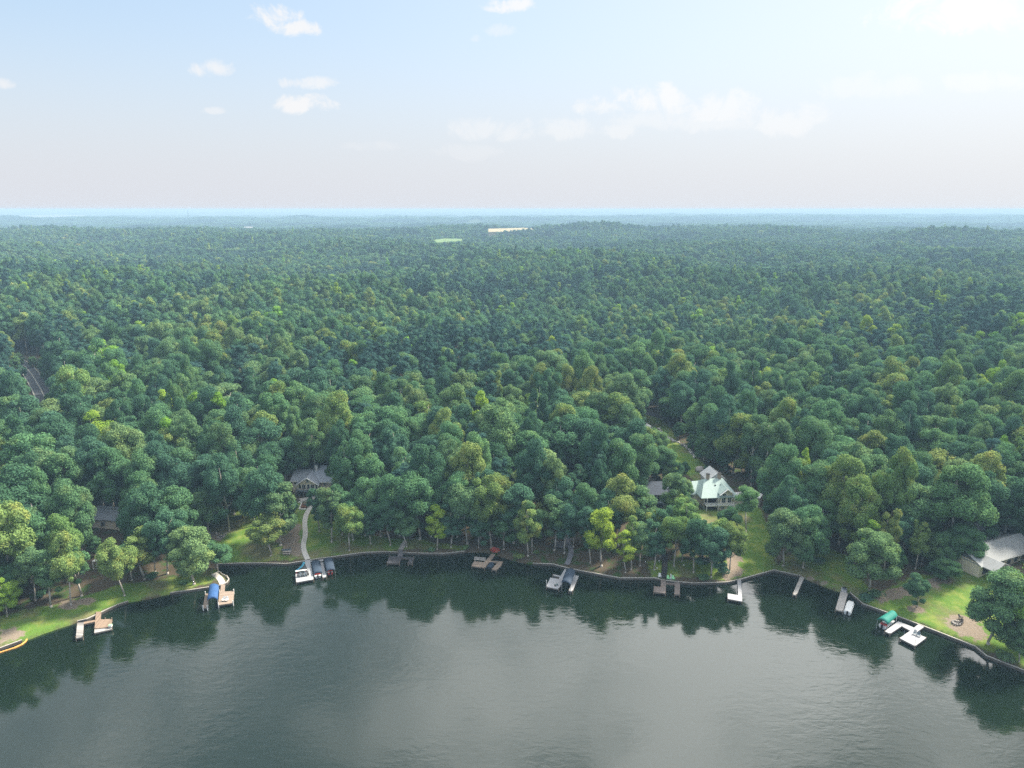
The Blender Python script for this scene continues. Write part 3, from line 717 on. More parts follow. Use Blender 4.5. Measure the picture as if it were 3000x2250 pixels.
srcs = [(KINDS[k][0], KINDS[k][1]) for k in ks_all]; nk = len(srcs); srcs += lodk
ki = np.array([ks_all.index(kk[i]) if Q[i, 1] < 420 else nk + FM[kk[i][:2]] + (0 if Q[i, 1] < 900 else base) for i in sel])
fk = [ks_all.index(k) for k in ks_all if k[0] == 'full' and k[1] in ('deep', 'mid')]
uki = np.array([fk[int(v) % len(fk)] for v in R.uniform(0, 99, len(ug))])
instances('wood', np.vstack([np.column_stack([Q[sel], Z[sel]]), np.column_stack([ug, uz])]), R.uniform(0, 6.28, len(sel) + len(ug)), np.vstack([np.column_stack([sx[sel], sz[sel]]), np.column_stack([us * 1.15, us])]), np.r_[ki, uki], srcs, 'dense mixed green wood covering the hills behind the lake shore')
# distant woods, thinner and made of broader clumps
DP = []
y = 2300.0
while y < 9000:
    s = 15 + (y - 2300) * .0045; xm = y * .86; xs = np.arange(-xm, xm, s)
    DP.append(np.column_stack([xs + R.uniform(-.45, .45, len(xs)) * s, y + R.uniform(-.45, .45, len(xs)) * s, np.full(len(xs), s)])); y += s * .95
DP = np.vstack(DP); kp = np.ones(len(DP), bool)
for pl in FAR_FIELDS: kp &= ~inside(DP[:, :2], pl)
gap = wavy(DP[:, 0], DP[:, 1], 520, 14) + wavy(DP[:, 0], DP[:, 1], 1300, 2)
kp &= ~((gap > 1.15) & (DP[:, 0] < 900)); DP = DP[kp]
m_ = len(DP); tk = wavy(DP[:, 0], DP[:, 1], 800, 6)
pick = np.where(tk > .2, FM[('pine', 'pine')], np.where(R.uniform(size=m_) > .5, FM[('oak', 'mid')], FM[('oak', 'deep')]))
sc_ = DP[:, 2] / 9.6 * R.uniform(.8, 1.2, m_)
instances('distant_wood', np.column_stack([DP[:, :2], hgt(DP[:, :2]) - 1]), R.uniform(0, 6.28, m_), np.column_stack([sc_, .85 * R.uniform(.85, 1.15, m_)]), pick + base, lodk, 'hazy far woodland on the hills near the horizon')
print('near trees', len(TREES), 'wood', len(sel), 'distant', m_)

# ------------------------------------------------------------------ seawall
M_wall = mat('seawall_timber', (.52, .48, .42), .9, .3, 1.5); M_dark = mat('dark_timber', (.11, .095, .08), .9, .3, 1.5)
def ribbon(pts, w0, w1):
    """left/right offset points of a polyline"""
    p = np.array(pts, float)[:, :2]; d = np.gradient(p, axis=0); d /= np.linalg.norm(d, axis=1, keepdims=True); nrm = np.column_stack([-d[:, 1], d[:, 0]])
    return p + nrm * w0, p + nrm * w1
sw = SH[2:-2]; SWX = [p[0] for p in SHORE_PX]
wall_o = thing('seawall', 'long low timber seawall edging the lake shore', 'seawall')
runs, cur = [], []
for i in range(len(sw)):
    gap_ = 1040 < SWX[i] < 1150 or 1755 < SWX[i] < 1830 or 60 < SWX[i] < 150 or 300 < SWX[i] < 340
    if not gap_: cur.append(i)
    if (gap_ or i == len(sw) - 1) and cur:
        if len(cur) > 1: runs.append(cur)
        cur = []
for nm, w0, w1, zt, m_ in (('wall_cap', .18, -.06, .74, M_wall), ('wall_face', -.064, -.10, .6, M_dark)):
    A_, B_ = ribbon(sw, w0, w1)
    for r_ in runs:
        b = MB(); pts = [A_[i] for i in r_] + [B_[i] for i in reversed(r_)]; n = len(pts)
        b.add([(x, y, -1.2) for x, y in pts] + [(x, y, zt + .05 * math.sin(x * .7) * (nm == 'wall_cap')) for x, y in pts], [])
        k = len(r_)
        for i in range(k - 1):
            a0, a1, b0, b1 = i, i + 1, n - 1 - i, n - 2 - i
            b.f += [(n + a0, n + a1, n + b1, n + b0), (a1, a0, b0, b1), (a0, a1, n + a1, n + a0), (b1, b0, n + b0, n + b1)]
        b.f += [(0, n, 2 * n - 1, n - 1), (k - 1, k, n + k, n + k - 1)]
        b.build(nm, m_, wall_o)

# ------------------------------------------------------------------ paths and roads: draped strips
def strip(name, px, width, m, lift=.05, step=1.0, kind='structure', parent=None, zfun=None, thick=.12):
    g = grounds(px); seg = []; 
    for a, b_ in zip(g[:-1], g[1:]):
        k = max(1, int(np.hypot(*(b_ - a)) / step)); seg += [a + (b_ - a) * j / k for j in range(k)]
    seg.append(g[-1]); seg = np.array(seg)
    for _ in range(3): seg[1:-1] = (seg[:-2] + seg[1:-1] * 2 + seg[2:]) / 4
    A, B = ribbon(seg, width / 2, -width / 2); zc = hgt(seg); za, zb = hgt(A), hgt(B); zt = np.maximum(zc, np.maximum(za, zb)) + lift + .06
    b = MB(); n = len(seg)
    vs = [(A[i][0], A[i][1], zt[i]) for i in range(n)] + [(B[i][0], B[i][1], zt[i]) for i in range(n)] + [(A[i][0], A[i][1], zt[i] - thick - .5) for i in range(n)] + [(B[i][0], B[i][1], zt[i] - thick - .5) for i in range(n)]
    fs = []
    for i in range(n - 1):
        fs += [(i + 1, i, n + i, n + i + 1), (i, i + 1, 2 * n + i + 1, 2 * n + i), (n + i + 1, n + i, 3 * n + i, 3 * n + i + 1)]
    b.add(vs, fs); o = b.build(name, m, parent)
    if kind: tag(o, kind=kind)
    return seg, zt
M_conc = mat('pale_concrete', (.56, .53, .48), .9, .10, .8); M_asph = mat('asphalt', (.075, .078, .085), .95, .2, .8)
M_grav = mat('gravel', (.20, .18, .155), .95, .25, 1.5); M_line = mat('road_paint', (.34, .33, .28), .8, .1, 1)
strip('path', [(688,1074),(679,1083),(672,1094),(664,1106),(659,1120),(658,1134),(660,1148),(659,1160),(655,1174),(656,1188),(660,1200),(665,1209)], 1.5, M_conc)
strip('path', [(462,1240),(470,1245),(477,1252),(481,1262)], 1.6, M_conc)
strip('road', [(20,770),(45,786),(62,802),(76,822),(88,843),(98,864),(106,890)], 8.0, M_asph, lift=.3, step=3)
for off, nm in ((0, 'road_marking'), (-3.6, 'road_marking'), (3.6, 'road_marking')):
    g = grounds([(20,770),(45,786),(62,802),(76,822),(88,843),(98,864),(106,890)])
    k = np.vstack([g[i] + (g[i + 1] - g[i]) * j / 8 for i in range(6) for j in range(8)]); A, B = ribbon(k, off + .22, off - .22)
    kc = ribbon(k, 4, -4); zt = np.maximum(hgt(k), np.maximum(hgt(kc[0]), hgt(kc[1]))) + .55
    b = MB(); n = len(k); b.add([(A[i][0], A[i][1], zt[i]) for i in range(n)] + [(B[i][0], B[i][1], zt[i]) for i in range(n)], [(i + 1, i, n + i, n + i + 1) for i in range(n - 1)])
    tag(b.build(nm, M_line), kind='structure')
strip('road', [(1370,884),(1385,890),(1400,894),(1425,899),(1445,903)], 5.0, M_asph, lift=.2, step=3)
strip('driveway', [(1356,1008),(1372,1016),(1388,1024),(1404,1031),(1418,1036)], 6.0, M_grav, lift=.1)
strip('driveway', [(1212,982),(1220,990),(1228,998),(1236,1006)], 5.0, M_grav, lift=.1)
strip('driveway', [(240,1080),(228,1092),(222,1106),(226,1118)], 7.0, M_grav, lift=.1)
strip('driveway', [(458,1042),(465,1052),(468,1064)], 5.0, M_conc, lift=.1)

# ------------------------------------------------------------------ materials
M_white = mat('white_paint', (.80, .79, .76), .5, .05, 2); M_wdock = plank_mat('white_deck', (.42, .42, .43), .3, .35, .72, .06); M_piling = mat('piling', (.20, .16, .12), .9, .3, 3)
M_tan = plank_mat('tan_deck', (.34, .26, .20), -.25, .30, .5, .18); M_wood = plank_mat('brown_deck', (.31, .22, .155), 1.45, .30, .5, .25); M_grey = plank_mat('grey_deck', (.20, .19, .20), .1, .30, .45, .25)
M_darkdeck = plank_mat('weathered_deck', (.085, .08, .085), 1.2, .45, .5, .35); M_brown = plank_mat('mud_brown_deck', (.235, .19, .165), 1.5, .45, .6, .12); M_greyw = plank_mat('bleached_deck', (.50, .46, .42), -.35, .30, .55, .15)
M_slat = plank_mat('striped_deck', (.36, .34, .32), 0.15, .5, .25, .4)
M_navy = mat('navy_canvas', (.035, .055, .085), .75, .25, .8, bump=.1); M_blue = mat('blue_canvas', (.035, .10, .25), .7, .35, .9, bump=.15); M_green = mat('green_canvas', (.01, .19, .15), .7, .25, .9, bump=.12)
M_metal = mat('galvanised_metal', (.55, .56, .57), .4, .1, 2, .5, .6); M_black = mat('black_plastic', (.02, .02, .022), .5, .1, 2); M_hull = mat('white_hull', (.78, .78, .76), .25, .04, 2, .5)
M_red = mat('red_vinyl', (.5, .05, .04), .5, .1, 2); M_glass = mat('window_glass', (.02, .03, .035), .08, .2, .6, .8); M_lime = mat('lime_plastic', (.35, .72, .38), .5, .05, 2)
M_cyan = mat('cyan_plastic', (.18, .62, .80), .35, .05, 2, .5); M_seat = mat('grey_plastic', (.17, .21, .24), .6, .1, 2)

DZ = .85
def W(px, z=DZ): return [tuple(at_z(x, y, z)[:2]) for x, y in px]
def conv(ox, oy, k, pts): return [(ox + x * k, oy + y * k) for x, y in pts]
def dock(label, sections, posts, name='dock', group='docks along the shore', ph=.35, z=DZ):
    """sections: (part name, px polygon, material[, z]); posts: px of pilings"""
    c = np.mean([p for s in sections for p in W(s[1], z)], axis=0); t_ = thing(name, label, 'dock', (c[0], c[1], 0), 0, group)
    for k, s in enumerate(sections):
        zz = (s[3] if len(s) > 3 else z) + .004 * k; b = MB(); b.prism(W(s[1], zz), zz - .16, zz); o = b.build(s[0], s[2], t_, world=True)
        b = MB(); q = W(s[1], zz); n = len(q)
        ctr = np.mean(q, axis=0); q2 = [(ctr[0] + (x - ctr[0]) * .985, ctr[1] + (y - ctr[1]) * .985) for x, y in q]
        b.prism(q2, zz - .5, zz - .165); b.build('fascia', M_piling, o, world=False) if False else None
        L = t_.location; bb = MB(); bb.prism([(x - L.x, y - L.y) for x, y in q2], zz - .42, zz - .163); f = bb.build('fascia', M_piling, o)
    for (x, y) in W(posts, z):
        b = MB(); b.tube((x, y, -2.2), (x, y, z + ph), .13, .12, 8); b.build('post', M_piling if ph < .6 else M_white, t_, world=True)
    return t_
def chair(loc, rz, m, label, name='deck_chair', group=None):
    t_ = thing(name, label, 'chair', loc, rz, group)
    b = MB(); b.box(-.33, .33, -.32, .28, .34, .39); b.build('seat', m, t_)
    b = MB()
    for i in range(5):
        x = -.3 + i * .122; b.add([(x, .26, .34), (x + .1, .26, .34), (x + .1, .30, .34), (x, .30, .34), (x, .60, 1.08 - abs(i - 2) * .05), (x + .1, .60, 1.08 - abs(i - 2) * .05), (x + .1, .64, 1.08 - abs(i - 2) * .05), (x, .64, 1.08 - abs(i - 2) * .05)],
              [(0, 1, 5, 4), (1, 2, 6, 5), (2, 3, 7, 6), (3, 0, 4, 7), (4, 5, 6, 7), (3, 2, 1, 0)])
    b.build('backrest', m, t_)
    for s in (-1, 1):
        b = MB(); b.box(s * .38 - .06, s * .38 + .06, -.36, .34, .55, .59); b.build('armrest', m, t_)
        for y in (-.30, .26): b = MB(); b.box(s * .36 - .03, s * .36 + .03, y - .04, y + .04, 0, .55); b.build('leg', m, t_)
    return t_
def canopy(px, z, m, label, group=None, ridge=.55):
    """a boat lift roof: px = 4 corners at height z (front-left, front-right, back-right, back-left)"""
    q = [Vector((*p, z)) for p in W(px, z)]; c = sum(q, Vector()) / 4; t_ = thing('boat_canopy', label, 'boat canopy', (c.x, c.y, 0), 0, group)
    fm, bm = (q[0] + q[1]) / 2, (q[3] + q[2]) / 2; N = 6; rows = []
    for i in range(N + 1):
        f = i / N; a, b_ = q[0].lerp(q[3], f), q[1].lerp(q[2], f); row = []
        for j in range(9):
            u = j / 8; p = a.lerp(b_, u); sag = .05 * math.cos(f * N * math.pi * 2) ; p.z = z + ridge * (1 - abs(2 * u - 1) ** 2.2) + sag * (.4 + rnd.random() * .4); row.append(p)
        rows.append(row)
    vs = [tuple(p) for r in rows for p in r]; fs = [(i * 9 + j, i * 9 + j + 1, (i + 1) * 9 + j + 1, (i + 1) * 9 + j) for i in range(N) for j in range(8)]
    b = MB(); b.add(vs, fs); nb = len(vs)
    sk = [(p[0], p[1], p[2] - .30) for p in vs]; edge = [(0, j) for j in range(9)] + [(i, 8) for i in range(1, N + 1)] + [(N, 7 - j) for j in range(8)] + [(N - i, 0) for i in range(1, N)]
    ids = [i * 9 + j for i, j in edge]; lo = [sk[i] for i in ids]; base_ = len(b.v); b.v += lo; n = len(ids)
    b.f += [(ids[k], base_ + k, base_ + (k + 1) % n, ids[(k + 1) % n]) for k in range(n)]
    b.build('roof_cover', m, t_, world=True, smooth=True)
    for p in q:
        pp = p.lerp(c, .06); b = MB(); b.tube((pp.x, pp.y, -1.8), (pp.x, pp.y, z + .05), .07, .07, 6); b.build('post', M_metal, t_, world=True)
    for a, b_ in ((q[0], q[3]), (q[1], q[2])):
        a, b_ = a.lerp(c, .05), b_.lerp(c, .05); bb = MB(); bb.tube((a.x, a.y, z - .1), (b_.x, b_.y, z - .1), .05, .05, 5); bb.build('rail', M_metal, t_, world=True)
    return t_
def boat(px, z, name, label, hullm, topm, cover=None):
    """px: bow-left, bow-right are the two far corners; a hull with pointed or round bow"""
    q = [Vector((*p, z)) for p in W(px, z)]           # stern-left, stern-right, bow-right, bow-left
    c = sum(q, Vector()) / 4; ax = ((q[2] + q[3]) / 2 - (q[0] + q[1]) / 2); Ln = ax.length; rz = math.atan2(ax.y, ax.x) - math.pi / 2
    Wd = (q[1] - q[0]).length; t_ = thing(name, label, 'boat', (c.x, c.y, 0), rz)
    prof = [(-1, 1.0), (-.3, 1.0), (.4, .92), (.8, .62), (1, .18)] if name != 'pontoon_boat' else [(-1, .95), (-.3, 1), (.6, 1), (.9, .92), (1, .8)]
    def loop(k, zz): return [(Wd / 2 * w_ * k, Ln / 2 * y_ * (.9 + .1 * k), zz) for y_, w_ in prof] + [(-Wd / 2 * w_ * k, Ln / 2 * y_ * (.9 + .1 * k), zz) for y_, w_ in reversed(prof)]
    A, B = loop(.72, z - .75), loop(1, z); n = len(A); b = MB(); b.add(A + B, [tuple(range(n))[::-1]] + [(i, (i + 1) % n, n + (i + 1) % n, n + i) for i in range(n)]); b.build('hull', hullm, t_)
    C1 = loop(.97, z - .02); D = loop(.7, z + (.35 if cover else -.02)); b = MB(); b.add(C1 + D, [tuple(range(n, 2 * n))] + [(i, (i + 1) % n, n + (i + 1) % n, n + i) for i in range(n)]); b.build('cover' if cover else 'deck', topm, t_)
    if not cover:
        b = MB(); b.box(-Wd * .4, Wd * .4, -Ln * .38, -Ln * .26, z, z + .35); b.build('seat', M_red if topm is M_hull else M_seat, t_)
        b = MB(); b.box(-Wd * .35, -Wd * .1, Ln * .02, Ln * .14, z, z + .5); b.build('console', M_white, t_)
    b = MB(); b.box(-.18, .18, -Ln / 2 - .35, -Ln / 2 + .02, z - .5, z + .35); b.build('outboard_motor', M_black, t_)
    return t_
# D1 two-part wooden dock
c1 = lambda p: conv(132.7, 1238.7, .1800, p)
dock('two-part brown wooden dock with striped boards on the left bank', [('walkway', c1([(415,458),(477,458),(470,556),(405,556)]), M_wood), ('platform', c1([(405,552),(606,545),(604,640),(398,660)]), M_wood), ('step', c1([(397,662),(604,644),(604,668),(394,715)]), M_slat, DZ - .22),
    ('walkway', c1([(262,583),(406,556),(404,578),(268,606)]), M_wood), ('finger', c1([(190,590),(268,586),(256,764),(172,776)]), M_slat)], c1([(192,592),(174,774),(256,762),(604,546),(604,640),(398,658),(526,545)]))
b_ = W(c1([(590, 640)]))[0]; t_ = thing('storage_box', 'small white box on the front corner of the two-part brown dock', 'box', (b_[0], b_[1], DZ)); b = MB(); b.box(-.35, .35, -.3, .3, 0, .5); b.build('body', M_white, t_); b = MB(); b.box(-.38, .38, -.33, .33, .503, .56); b.build('lid', M_lime, t_)
# D2 dock with blue canopy
dock('tan wooden dock around a blue boat canopy, at the end of a curved path', [('walkway', c1([(1915,132),(1964,132),(1956,222),(1905,222)]), M_tan), ('platform', c1([(1895,218),(2072,210),(2062,352),(1880,380)]), M_tan), ('finger', c1([(1725,240),(1776,240),(1752,408),(1698,412)]), M_tan)],
    c1([(2068,212),(2060,350),(1884,378),(1727,242),(1700,410),(1750,406),(1896,220)]), ph=.6)
q = c1([(1750,375),(1874,365),(1890,205),(1775,205)])
canopy([(x, y - 11) for x, y in q], 2.9, M_blue, 'blue canvas boat canopy on posts over the left tan dock slip')
for i, x in enumerate((1950, 1985)):
    p = W(c1([(x, 330)]))[0]; chair((p[0], p[1], DZ), .1, M_white, f"{'left' if i == 0 else 'right'} white deck chair on the dock beside the blue canopy", group='white chairs on the blue canopy dock')
# D3 white dock with two dark covers
c2 = lambda p: conv(604.6, 1165.0, .13333, p)
dock('big white dock at the foot of the curving white path', [('walkway', c2([(400,335),(487,335),(548,650),(432,664),(440,480)]), M_wdock), ('platform', c2([(252,548),(440,520),(452,662),(264,697)]), M_wdock), ('finger', c2([(645,378),(702,374),(756,606),(694,622)]), M_wdock), ('walkway', c2([(494,350),(702,322),(704,346),(500,372)]), M_wdock)],
    c2([(253,550),(265,695),(546,650),(755,604),(696,620),(402,336)]), ph=.15)
def shift(px, k): return [(x, y - k) for x, y in px]
canopy(shift(c2([(545,580),(690,556),(648,368),(505,386)]), 3), 1.5, M_navy, 'dark boat cover nearest the white dock walkway', 'dark boat covers by the white dock', .35)
canopy(shift(c2([(752,540),(896,518),(852,335),(712,352)]), 4), 1.9, M_navy, 'dark boat cover on the outer side of the white dock finger', 'dark boat covers by the white dock', .35)
boat(c2([(560,600),(672,584),(640,420),(525,436)]), 1.0, 'speed_boat', 'white speed boat whose stern shows under the dark cover beside the white walkway', M_hull, M_hull)
boat(c2([(770,545),(866,530),(830,380),(735,396)]), 1.15, 'pontoon_boat', 'red and white boat showing under the outer dark cover of the white dock', M_red, M_hull)
for i in range(5):
    p = W(c2([(300 + i * 37, 612 - i * 6)]))[0]; chair((p[0], p[1], DZ + .01), .25, M_seat if i % 2 else M_black, f"{['leftmost','second','middle','fourth','rightmost'][i]} of five dark chairs in a row on the white dock", group='row of dark chairs on the white dock')
p = W(c2([(345, 540)]))[0]; t_ = thing('picnic_table', 'low table with red end on the white dock behind the chair row', 'table', (p[0], p[1], DZ), .3); b = MB(); b.box(-1.5, 1.5, -.3, .3, .65, .72); b.build('tabletop', M_white, t_)
for s in (-1.2, 1.2): b = MB(); b.box(s - .08, s + .08, -.25, .25, 0, .65); b.build('leg', M_red, t_)
a, c = Vector((*W(c2([(395, 395)]), 2.2)[0], 2.6)), Vector((*W(c2([(268, 525)]), .6)[0], .55))
t_ = thing('water_slide', 'pale blue water slide curving off the left of the white dock', 'slide', (c.x, c.y, 0)); b = MB(); prev = None
for i in range(9):
    f = i / 8; pt = a.lerp(c, f); pt.z = .6 + 2.1 * (1 - f) ** 1.3; pt.x += .25 * math.sin(f * 5)
    if prev is not None:
        d = (pt - prev); nn = Vector((-d.y, d.x, 0)).normalized() * .32
        b.add([tuple(v) for v in (prev - nn, prev + nn, pt + nn, pt - nn, prev - nn + Vector((0, 0, .22)), prev + nn + Vector((0, 0, .22)), pt + nn + Vector((0, 0, .22)), pt - nn + Vector((0, 0, .22)))], [(0, 1, 2, 3), (0, 3, 7, 4), (1, 5, 6, 2), (3, 2, 1, 0), (4, 7, 3, 0), (2, 6, 5, 1)])
    prev = pt
b.build('chute', M_cyan, t_, world=True)
b = MB()
for s in (-.3, .3): b.tube((a.x + s, a.y, -.5), (a.x + s, a.y, 2.6), .05, .05, 5)
for k in range(5): b.tube((a.x - .3, a.y, .6 + k * .45), (a.x + .3, a.y, .6 + k * .45), .035, .035, 5)
b.build('ladder', M_metal, t_, world=True)
# D4 weathered dark dock
dock('weathered dark U-shaped dock with pale edges', [('walkway', c2([(1925,170),(1998,170),(1986,276),(1908,276)]), M_grey), ('platform', c2([(1770,268),(1972,285),(1936,386),(1733,384)]), M_darkdeck), ('walkway', c2([(1962,284),(2172,288),(2168,304),(1960,302)]), M_darkdeck), ('finger', c2([(2104,300),(2170,300),(2146,386),(2074,386)]), M_darkdeck)],
    c2([(1772,270),(1736,382),(1936,384),(2076,384),(2144,384),(2170,290)]))
def wall_line(px, z0, h, th, m, name, parent, world=True):
    q = W(px, z0 + h); b = MB()
    for (x0, y0), (x1, y1) in zip(q[:-1], q[1:]):
        d = Vector((x1 - x0, y1 - y0, 0)).normalized(); nrm = Vector((-d.y, d.x, 0)) * th / 2
        b.prism([(x0 + nrm.x, y0 + nrm.y), (x0 - nrm.x, y0 - nrm.y), (x1 - nrm.x, y1 - nrm.y), (x1 + nrm.x, y1 + nrm.y)], z0, z0 + h)
    return b.build(name, m, parent, world=world)
t4 = thing('steps', 'grey wooden steps down the bank to the dark dock', 'steps', (*grounds(c2([(1995, 100)]))[0], 0)); t4.location.z = gz(t4.location.x, t4.location.y)
g = grounds(c2([(2030,45),(1965,160)]))
for i in range(9):
    f = i / 8; p = g[0] * (1 - f) + g[1] * f; z = gz(*p) + .18; b = MB(); b.box(p[0] - .75, p[0] + .75, p[1] - .3, p[1] + .3, z - .1, z); b.build('tread', M_greyw, t4, world=True)
# D5 tan U dock
c3 = lambda p: conv(995.3, 1142.8, .13333, p)
dock('tan U-shaped dock with white trim and a bench', [('walkway', c3([(500,400),(560,412),(386,632),(300,600),(375,540)]), M_tan), ('platform', c3([(222,516),(392,540),(320,618),(174,592)]), M_tan), ('walkway', c3([(462,514),(682,524),(672,542),(448,532)]), M_tan), ('finger', c3([(600,536),(680,526),(660,580),(578,666),(504,650)]), M_tan)],
    c3([(178,590),(384,628),(506,648),(578,662),(230,518)]), ph=.2)
p = W(c3([(308, 520)]))[0]; t_ = thing('bench', 'long wooden bench at the back edge of the tan U-shaped dock', 'bench', (p[0], p[1], DZ), -.2); b = MB(); b.box(-1.7, 1.7, -.25, .2, .42, .48); b.build('seat', M_greyw, t_)
b = MB()
for k in range(3): b.box(-1.7, 1.7, .25, .30, .58 + k * .2, .72 + k * .2)
b.build('backrest', M_greyw, t_)
for s in (-1.5, 1.5): b = MB(); b.box(s - .05, s + .05, -.2, .33, 0, .42); b.build('leg', M_greyw, t_)
boat(c3([(415,628),(505,638),(560,545),(474,538)]), .45, 'jet_boat', 'small dark covered boat lying in the slip of the tan dock', M_black, M_navy, cover=True)
t_ = thing('outboard_rack', 'small dark motor hanging on the right finger of the tan dock', 'motor', (*W(c3([(622, 618)]))[0], .4)); b = MB(); b.box(-.2, .2, -.2, .2, -.4, .3); b.build('housing', M_black, t_); b = MB(); b.tube((0, 0, .3), (.5, -.1, .6), .04, .03, 5); b.build('tiller', M_metal, t_)
# D6 boardwalk and white dock
t_bw = thing('boardwalk', 'grey plank boardwalk with steps winding down the bank to the white canopy dock', 'boardwalk', (*grounds(c3([(1765, 350)]))[0], 0)); t_bw.location.z = gz(t_bw.location.x, t_bw.location.y)
def planked(px, width, m, parent, lift=.28, name='tread', pitch=.62):
    g = grounds(px); seg = []
    for a, b_ in zip(g[:-1], g[1:]):
        k = max(1, int(np.hypot(*(b_ - a)) / .3)); seg += [a + (b_ - a) * j / k for j in range(k)]
    seg = np.array(seg)
    for _ in range(12): seg[1:-1] = (seg[:-2] + seg[1:-1] * 2 + seg[2:]) / 4
    ds = np.r_[0, np.cumsum(np.hypot(*np.diff(seg, axis=0).T))]; n = int(ds[-1] / pitch); out = []
    for i in range(n):
        s = (i + .5) * pitch; x, y = np.interp(s, ds, seg[:, 0]), np.interp(s, ds, seg[:, 1]); x2, y2 = np.interp(s + .1, ds, seg[:, 0]), np.interp(s + .1, ds, seg[:, 1])
        a = math.atan2(y2 - y, x2 - x); z = max(gz(x, y), .6) + lift; b = MB(); L = parent.location
        vs = [(x + dx * math.cos(a) - dy * math.sin(a) - L.x, y + dx * math.sin(a) + dy * math.cos(a) - L.y, z + dz - L.z) for dz in (-.22, 0) for dx, dy in ((-pitch * .46, -width / 2), (pitch * .46, -width / 2), (pitch * .46, width / 2), (-pitch * .46, width / 2))]
        b.add(vs, [(3, 2, 1, 0), (4, 5, 6, 7), (0, 1, 5, 4), (1, 2, 6, 5), (2, 3, 7, 6), (3, 0, 4, 7)]); b.build(name, m, parent)
M_tread = mat('grey_tread', (.25, .24, .26), .85, .25, 1.2); M_dtread = mat('dark_tread', (.055, .05, .05), .9, .3, 1.2)
planked(c3([(1745,90),(1738,200),(1755,280),(1795,345),(1780,430),(1745,530),(1712,640)]), 1.45, M_tread, t_bw)
t_ = thing('viewing_deck', 'small square grey deck with slatted floor beside the boardwalk', 'deck', (*grounds(c3([(1610, 260)]))[0], 0)); g = grounds(c3([(1545,200),(1682,195),(1682,325),(1535,310)])); zz = max(hgt(g)) + .12; t_.location.z = zz - .3
b = MB(); b.prism([tuple(p) for p in g], zz - .18, zz); b.build('floor', M_grey, t_, world=True)
for p in g: b = MB(); b.tube((p[0], p[1], gz(*p) - .2), (p[0], p[1], zz + .9), .06, .06, 5); b.build('post', M_tread, t_, world=True)
b = MB(); 
for k in (0, 2, 3):
    p, p2 = g[k], g[(k + 1) % 4]; b.tube((p[0], p[1], zz + .9), (p2[0], p2[1], zz + .9), .05, .05, 5)
b.build('railing', M_tread, t_, world=True)
dock('white dock with square platform and narrow outer finger under a dark canopy', [('walkway', c3([(1684,648),(1748,652),(1640,880),(1586,808)]), M_wdock), ('platform', c3([(1452,785),(1590,808),(1640,872),(1586,972),(1384,932)]), M_wdock), ('side_platform', c3([(1500,732),(1618,756),(1610,778),(1488,748)]), M_wdock), ('finger', c3([(1836,748),(1912,756),(1808,1010),(1750,998)]), M_wdock), ('walkway', c3([(1740,700),(1850,742),(1842,766),(1728,722)]), M_wdock)],
    c3([(1386,930),(1586,970),(1752,996),(1808,1008),(1490,748)]), ph=.25)
p = W(c3([(1388, 925)]))[0]; t_ = thing('marker_post', 'thin white post on the corner of the white canopy dock', 'post', (p[0], p[1], DZ)); b = MB(); b.tube((0, 0, -.1), (0, 0, 1.7), .07, .07, 6); b.build('shaft', M_white, t_); b = MB(); b.blob((0, 0, 1.75), (.1, .1, .1), 1, 0); b.build('cap', M_white, t_)
canopy(shift(c3([(1632,918),(1780,958),(1860,735),(1712,712)]), 8), 2.9, M_navy, 'dark weathered canopy with pale streaks over the middle white dock')
for i, q in enumerate([(1528, 925), (1562, 912)]):
    p = W(c3([q]))[0]; t_ = thing('flower_pot', ['small dark pot on the middle white dock platform, nearest the corner', 'grey planter just right of the small dark pot on the white dock'][i], 'pot', (p[0], p[1], DZ), 0, 'pots on the white canopy dock'); b = MB(); b.tube((0, 0, 0), (0, 0, .38), .16, .22 + .05 * i, 8); b.build('pot', [M_black, M_seat][i], t_); b = MB(); b.blob((0, 0, .4), (.2, .2, .12), 3, .3); b.build('plant', LEAF['deep'], t_)
# D7 brown plank dock and dark boardwalk
c4 = lambda p: conv(1364.0, 1194.4, .13333, p)
t_ = thing('boardwalk', 'dark straight plank boardwalk running down to the brown plank dock', 'boardwalk', (*grounds(c4([(535, 250)]))[0], 0)); t_.location.z = gz(t_.location.x, t_.location.y)
planked(c4([(538,-60),(540,100),(542,250),(525,350),(520,436)]), 1.5, M_dtread, t_, pitch=.7)
dock('muddy brown F-shaped plank dock at the foot of the dark boardwalk', [('walkway', c4([(478,438),(562,438),(556,652),(476,645)]), M_brown), ('platform', c4([(366,540),(477,548),(476,644),(358,630)]), M_brown), ('walkway', c4([(560,480),(702,494),(700,508),(560,496)]), M_brown), ('finger', c4([(700,476),(786,480),(784,672),(698,668)]), M_brown)],
    c4([(360,628),(554,650),(700,666),(782,670),(368,542)]), ph=.1)
for i, (x, y) in enumerate([(600, 462), (680, 466)]):
    p = grounds(c4([(x, y - 10)]))[0]; chair((p[0], p[1] + .3, max(.76, gz(*p))), .05, M_lime, f"{'left' if i == 0 else 'right'} lime green chair on the seawall beside the dark boardwalk", group='lime green chairs on the seawall')
p = grounds(c4([(460, 410)]))[0]; chair((p[0], p[1] + .3, max(.76, gz(*p))), -.2, M_white, 'lone white chair on the seawall left of the dark boardwalk')
p = grounds(c4([(643, 440)]))[0]; t_ = thing('garden_statue', 'slim white garden ornament between the two lime green chairs', 'statue', (p[0], p[1] + .5, gz(*p) + .1)); b = MB(); b.tube((0, 0, 0), (0, 0, .5), .3, .22, 8); b.build('base', M_white, t_); b = MB(); b.chain([(0, 0, .5), (.05, 0, 1.0), (-.05, 0, 1.5), (0, 0, 1.7)], [.14, .2, .12, .05], 8); b.build('figure', M_white, t_)
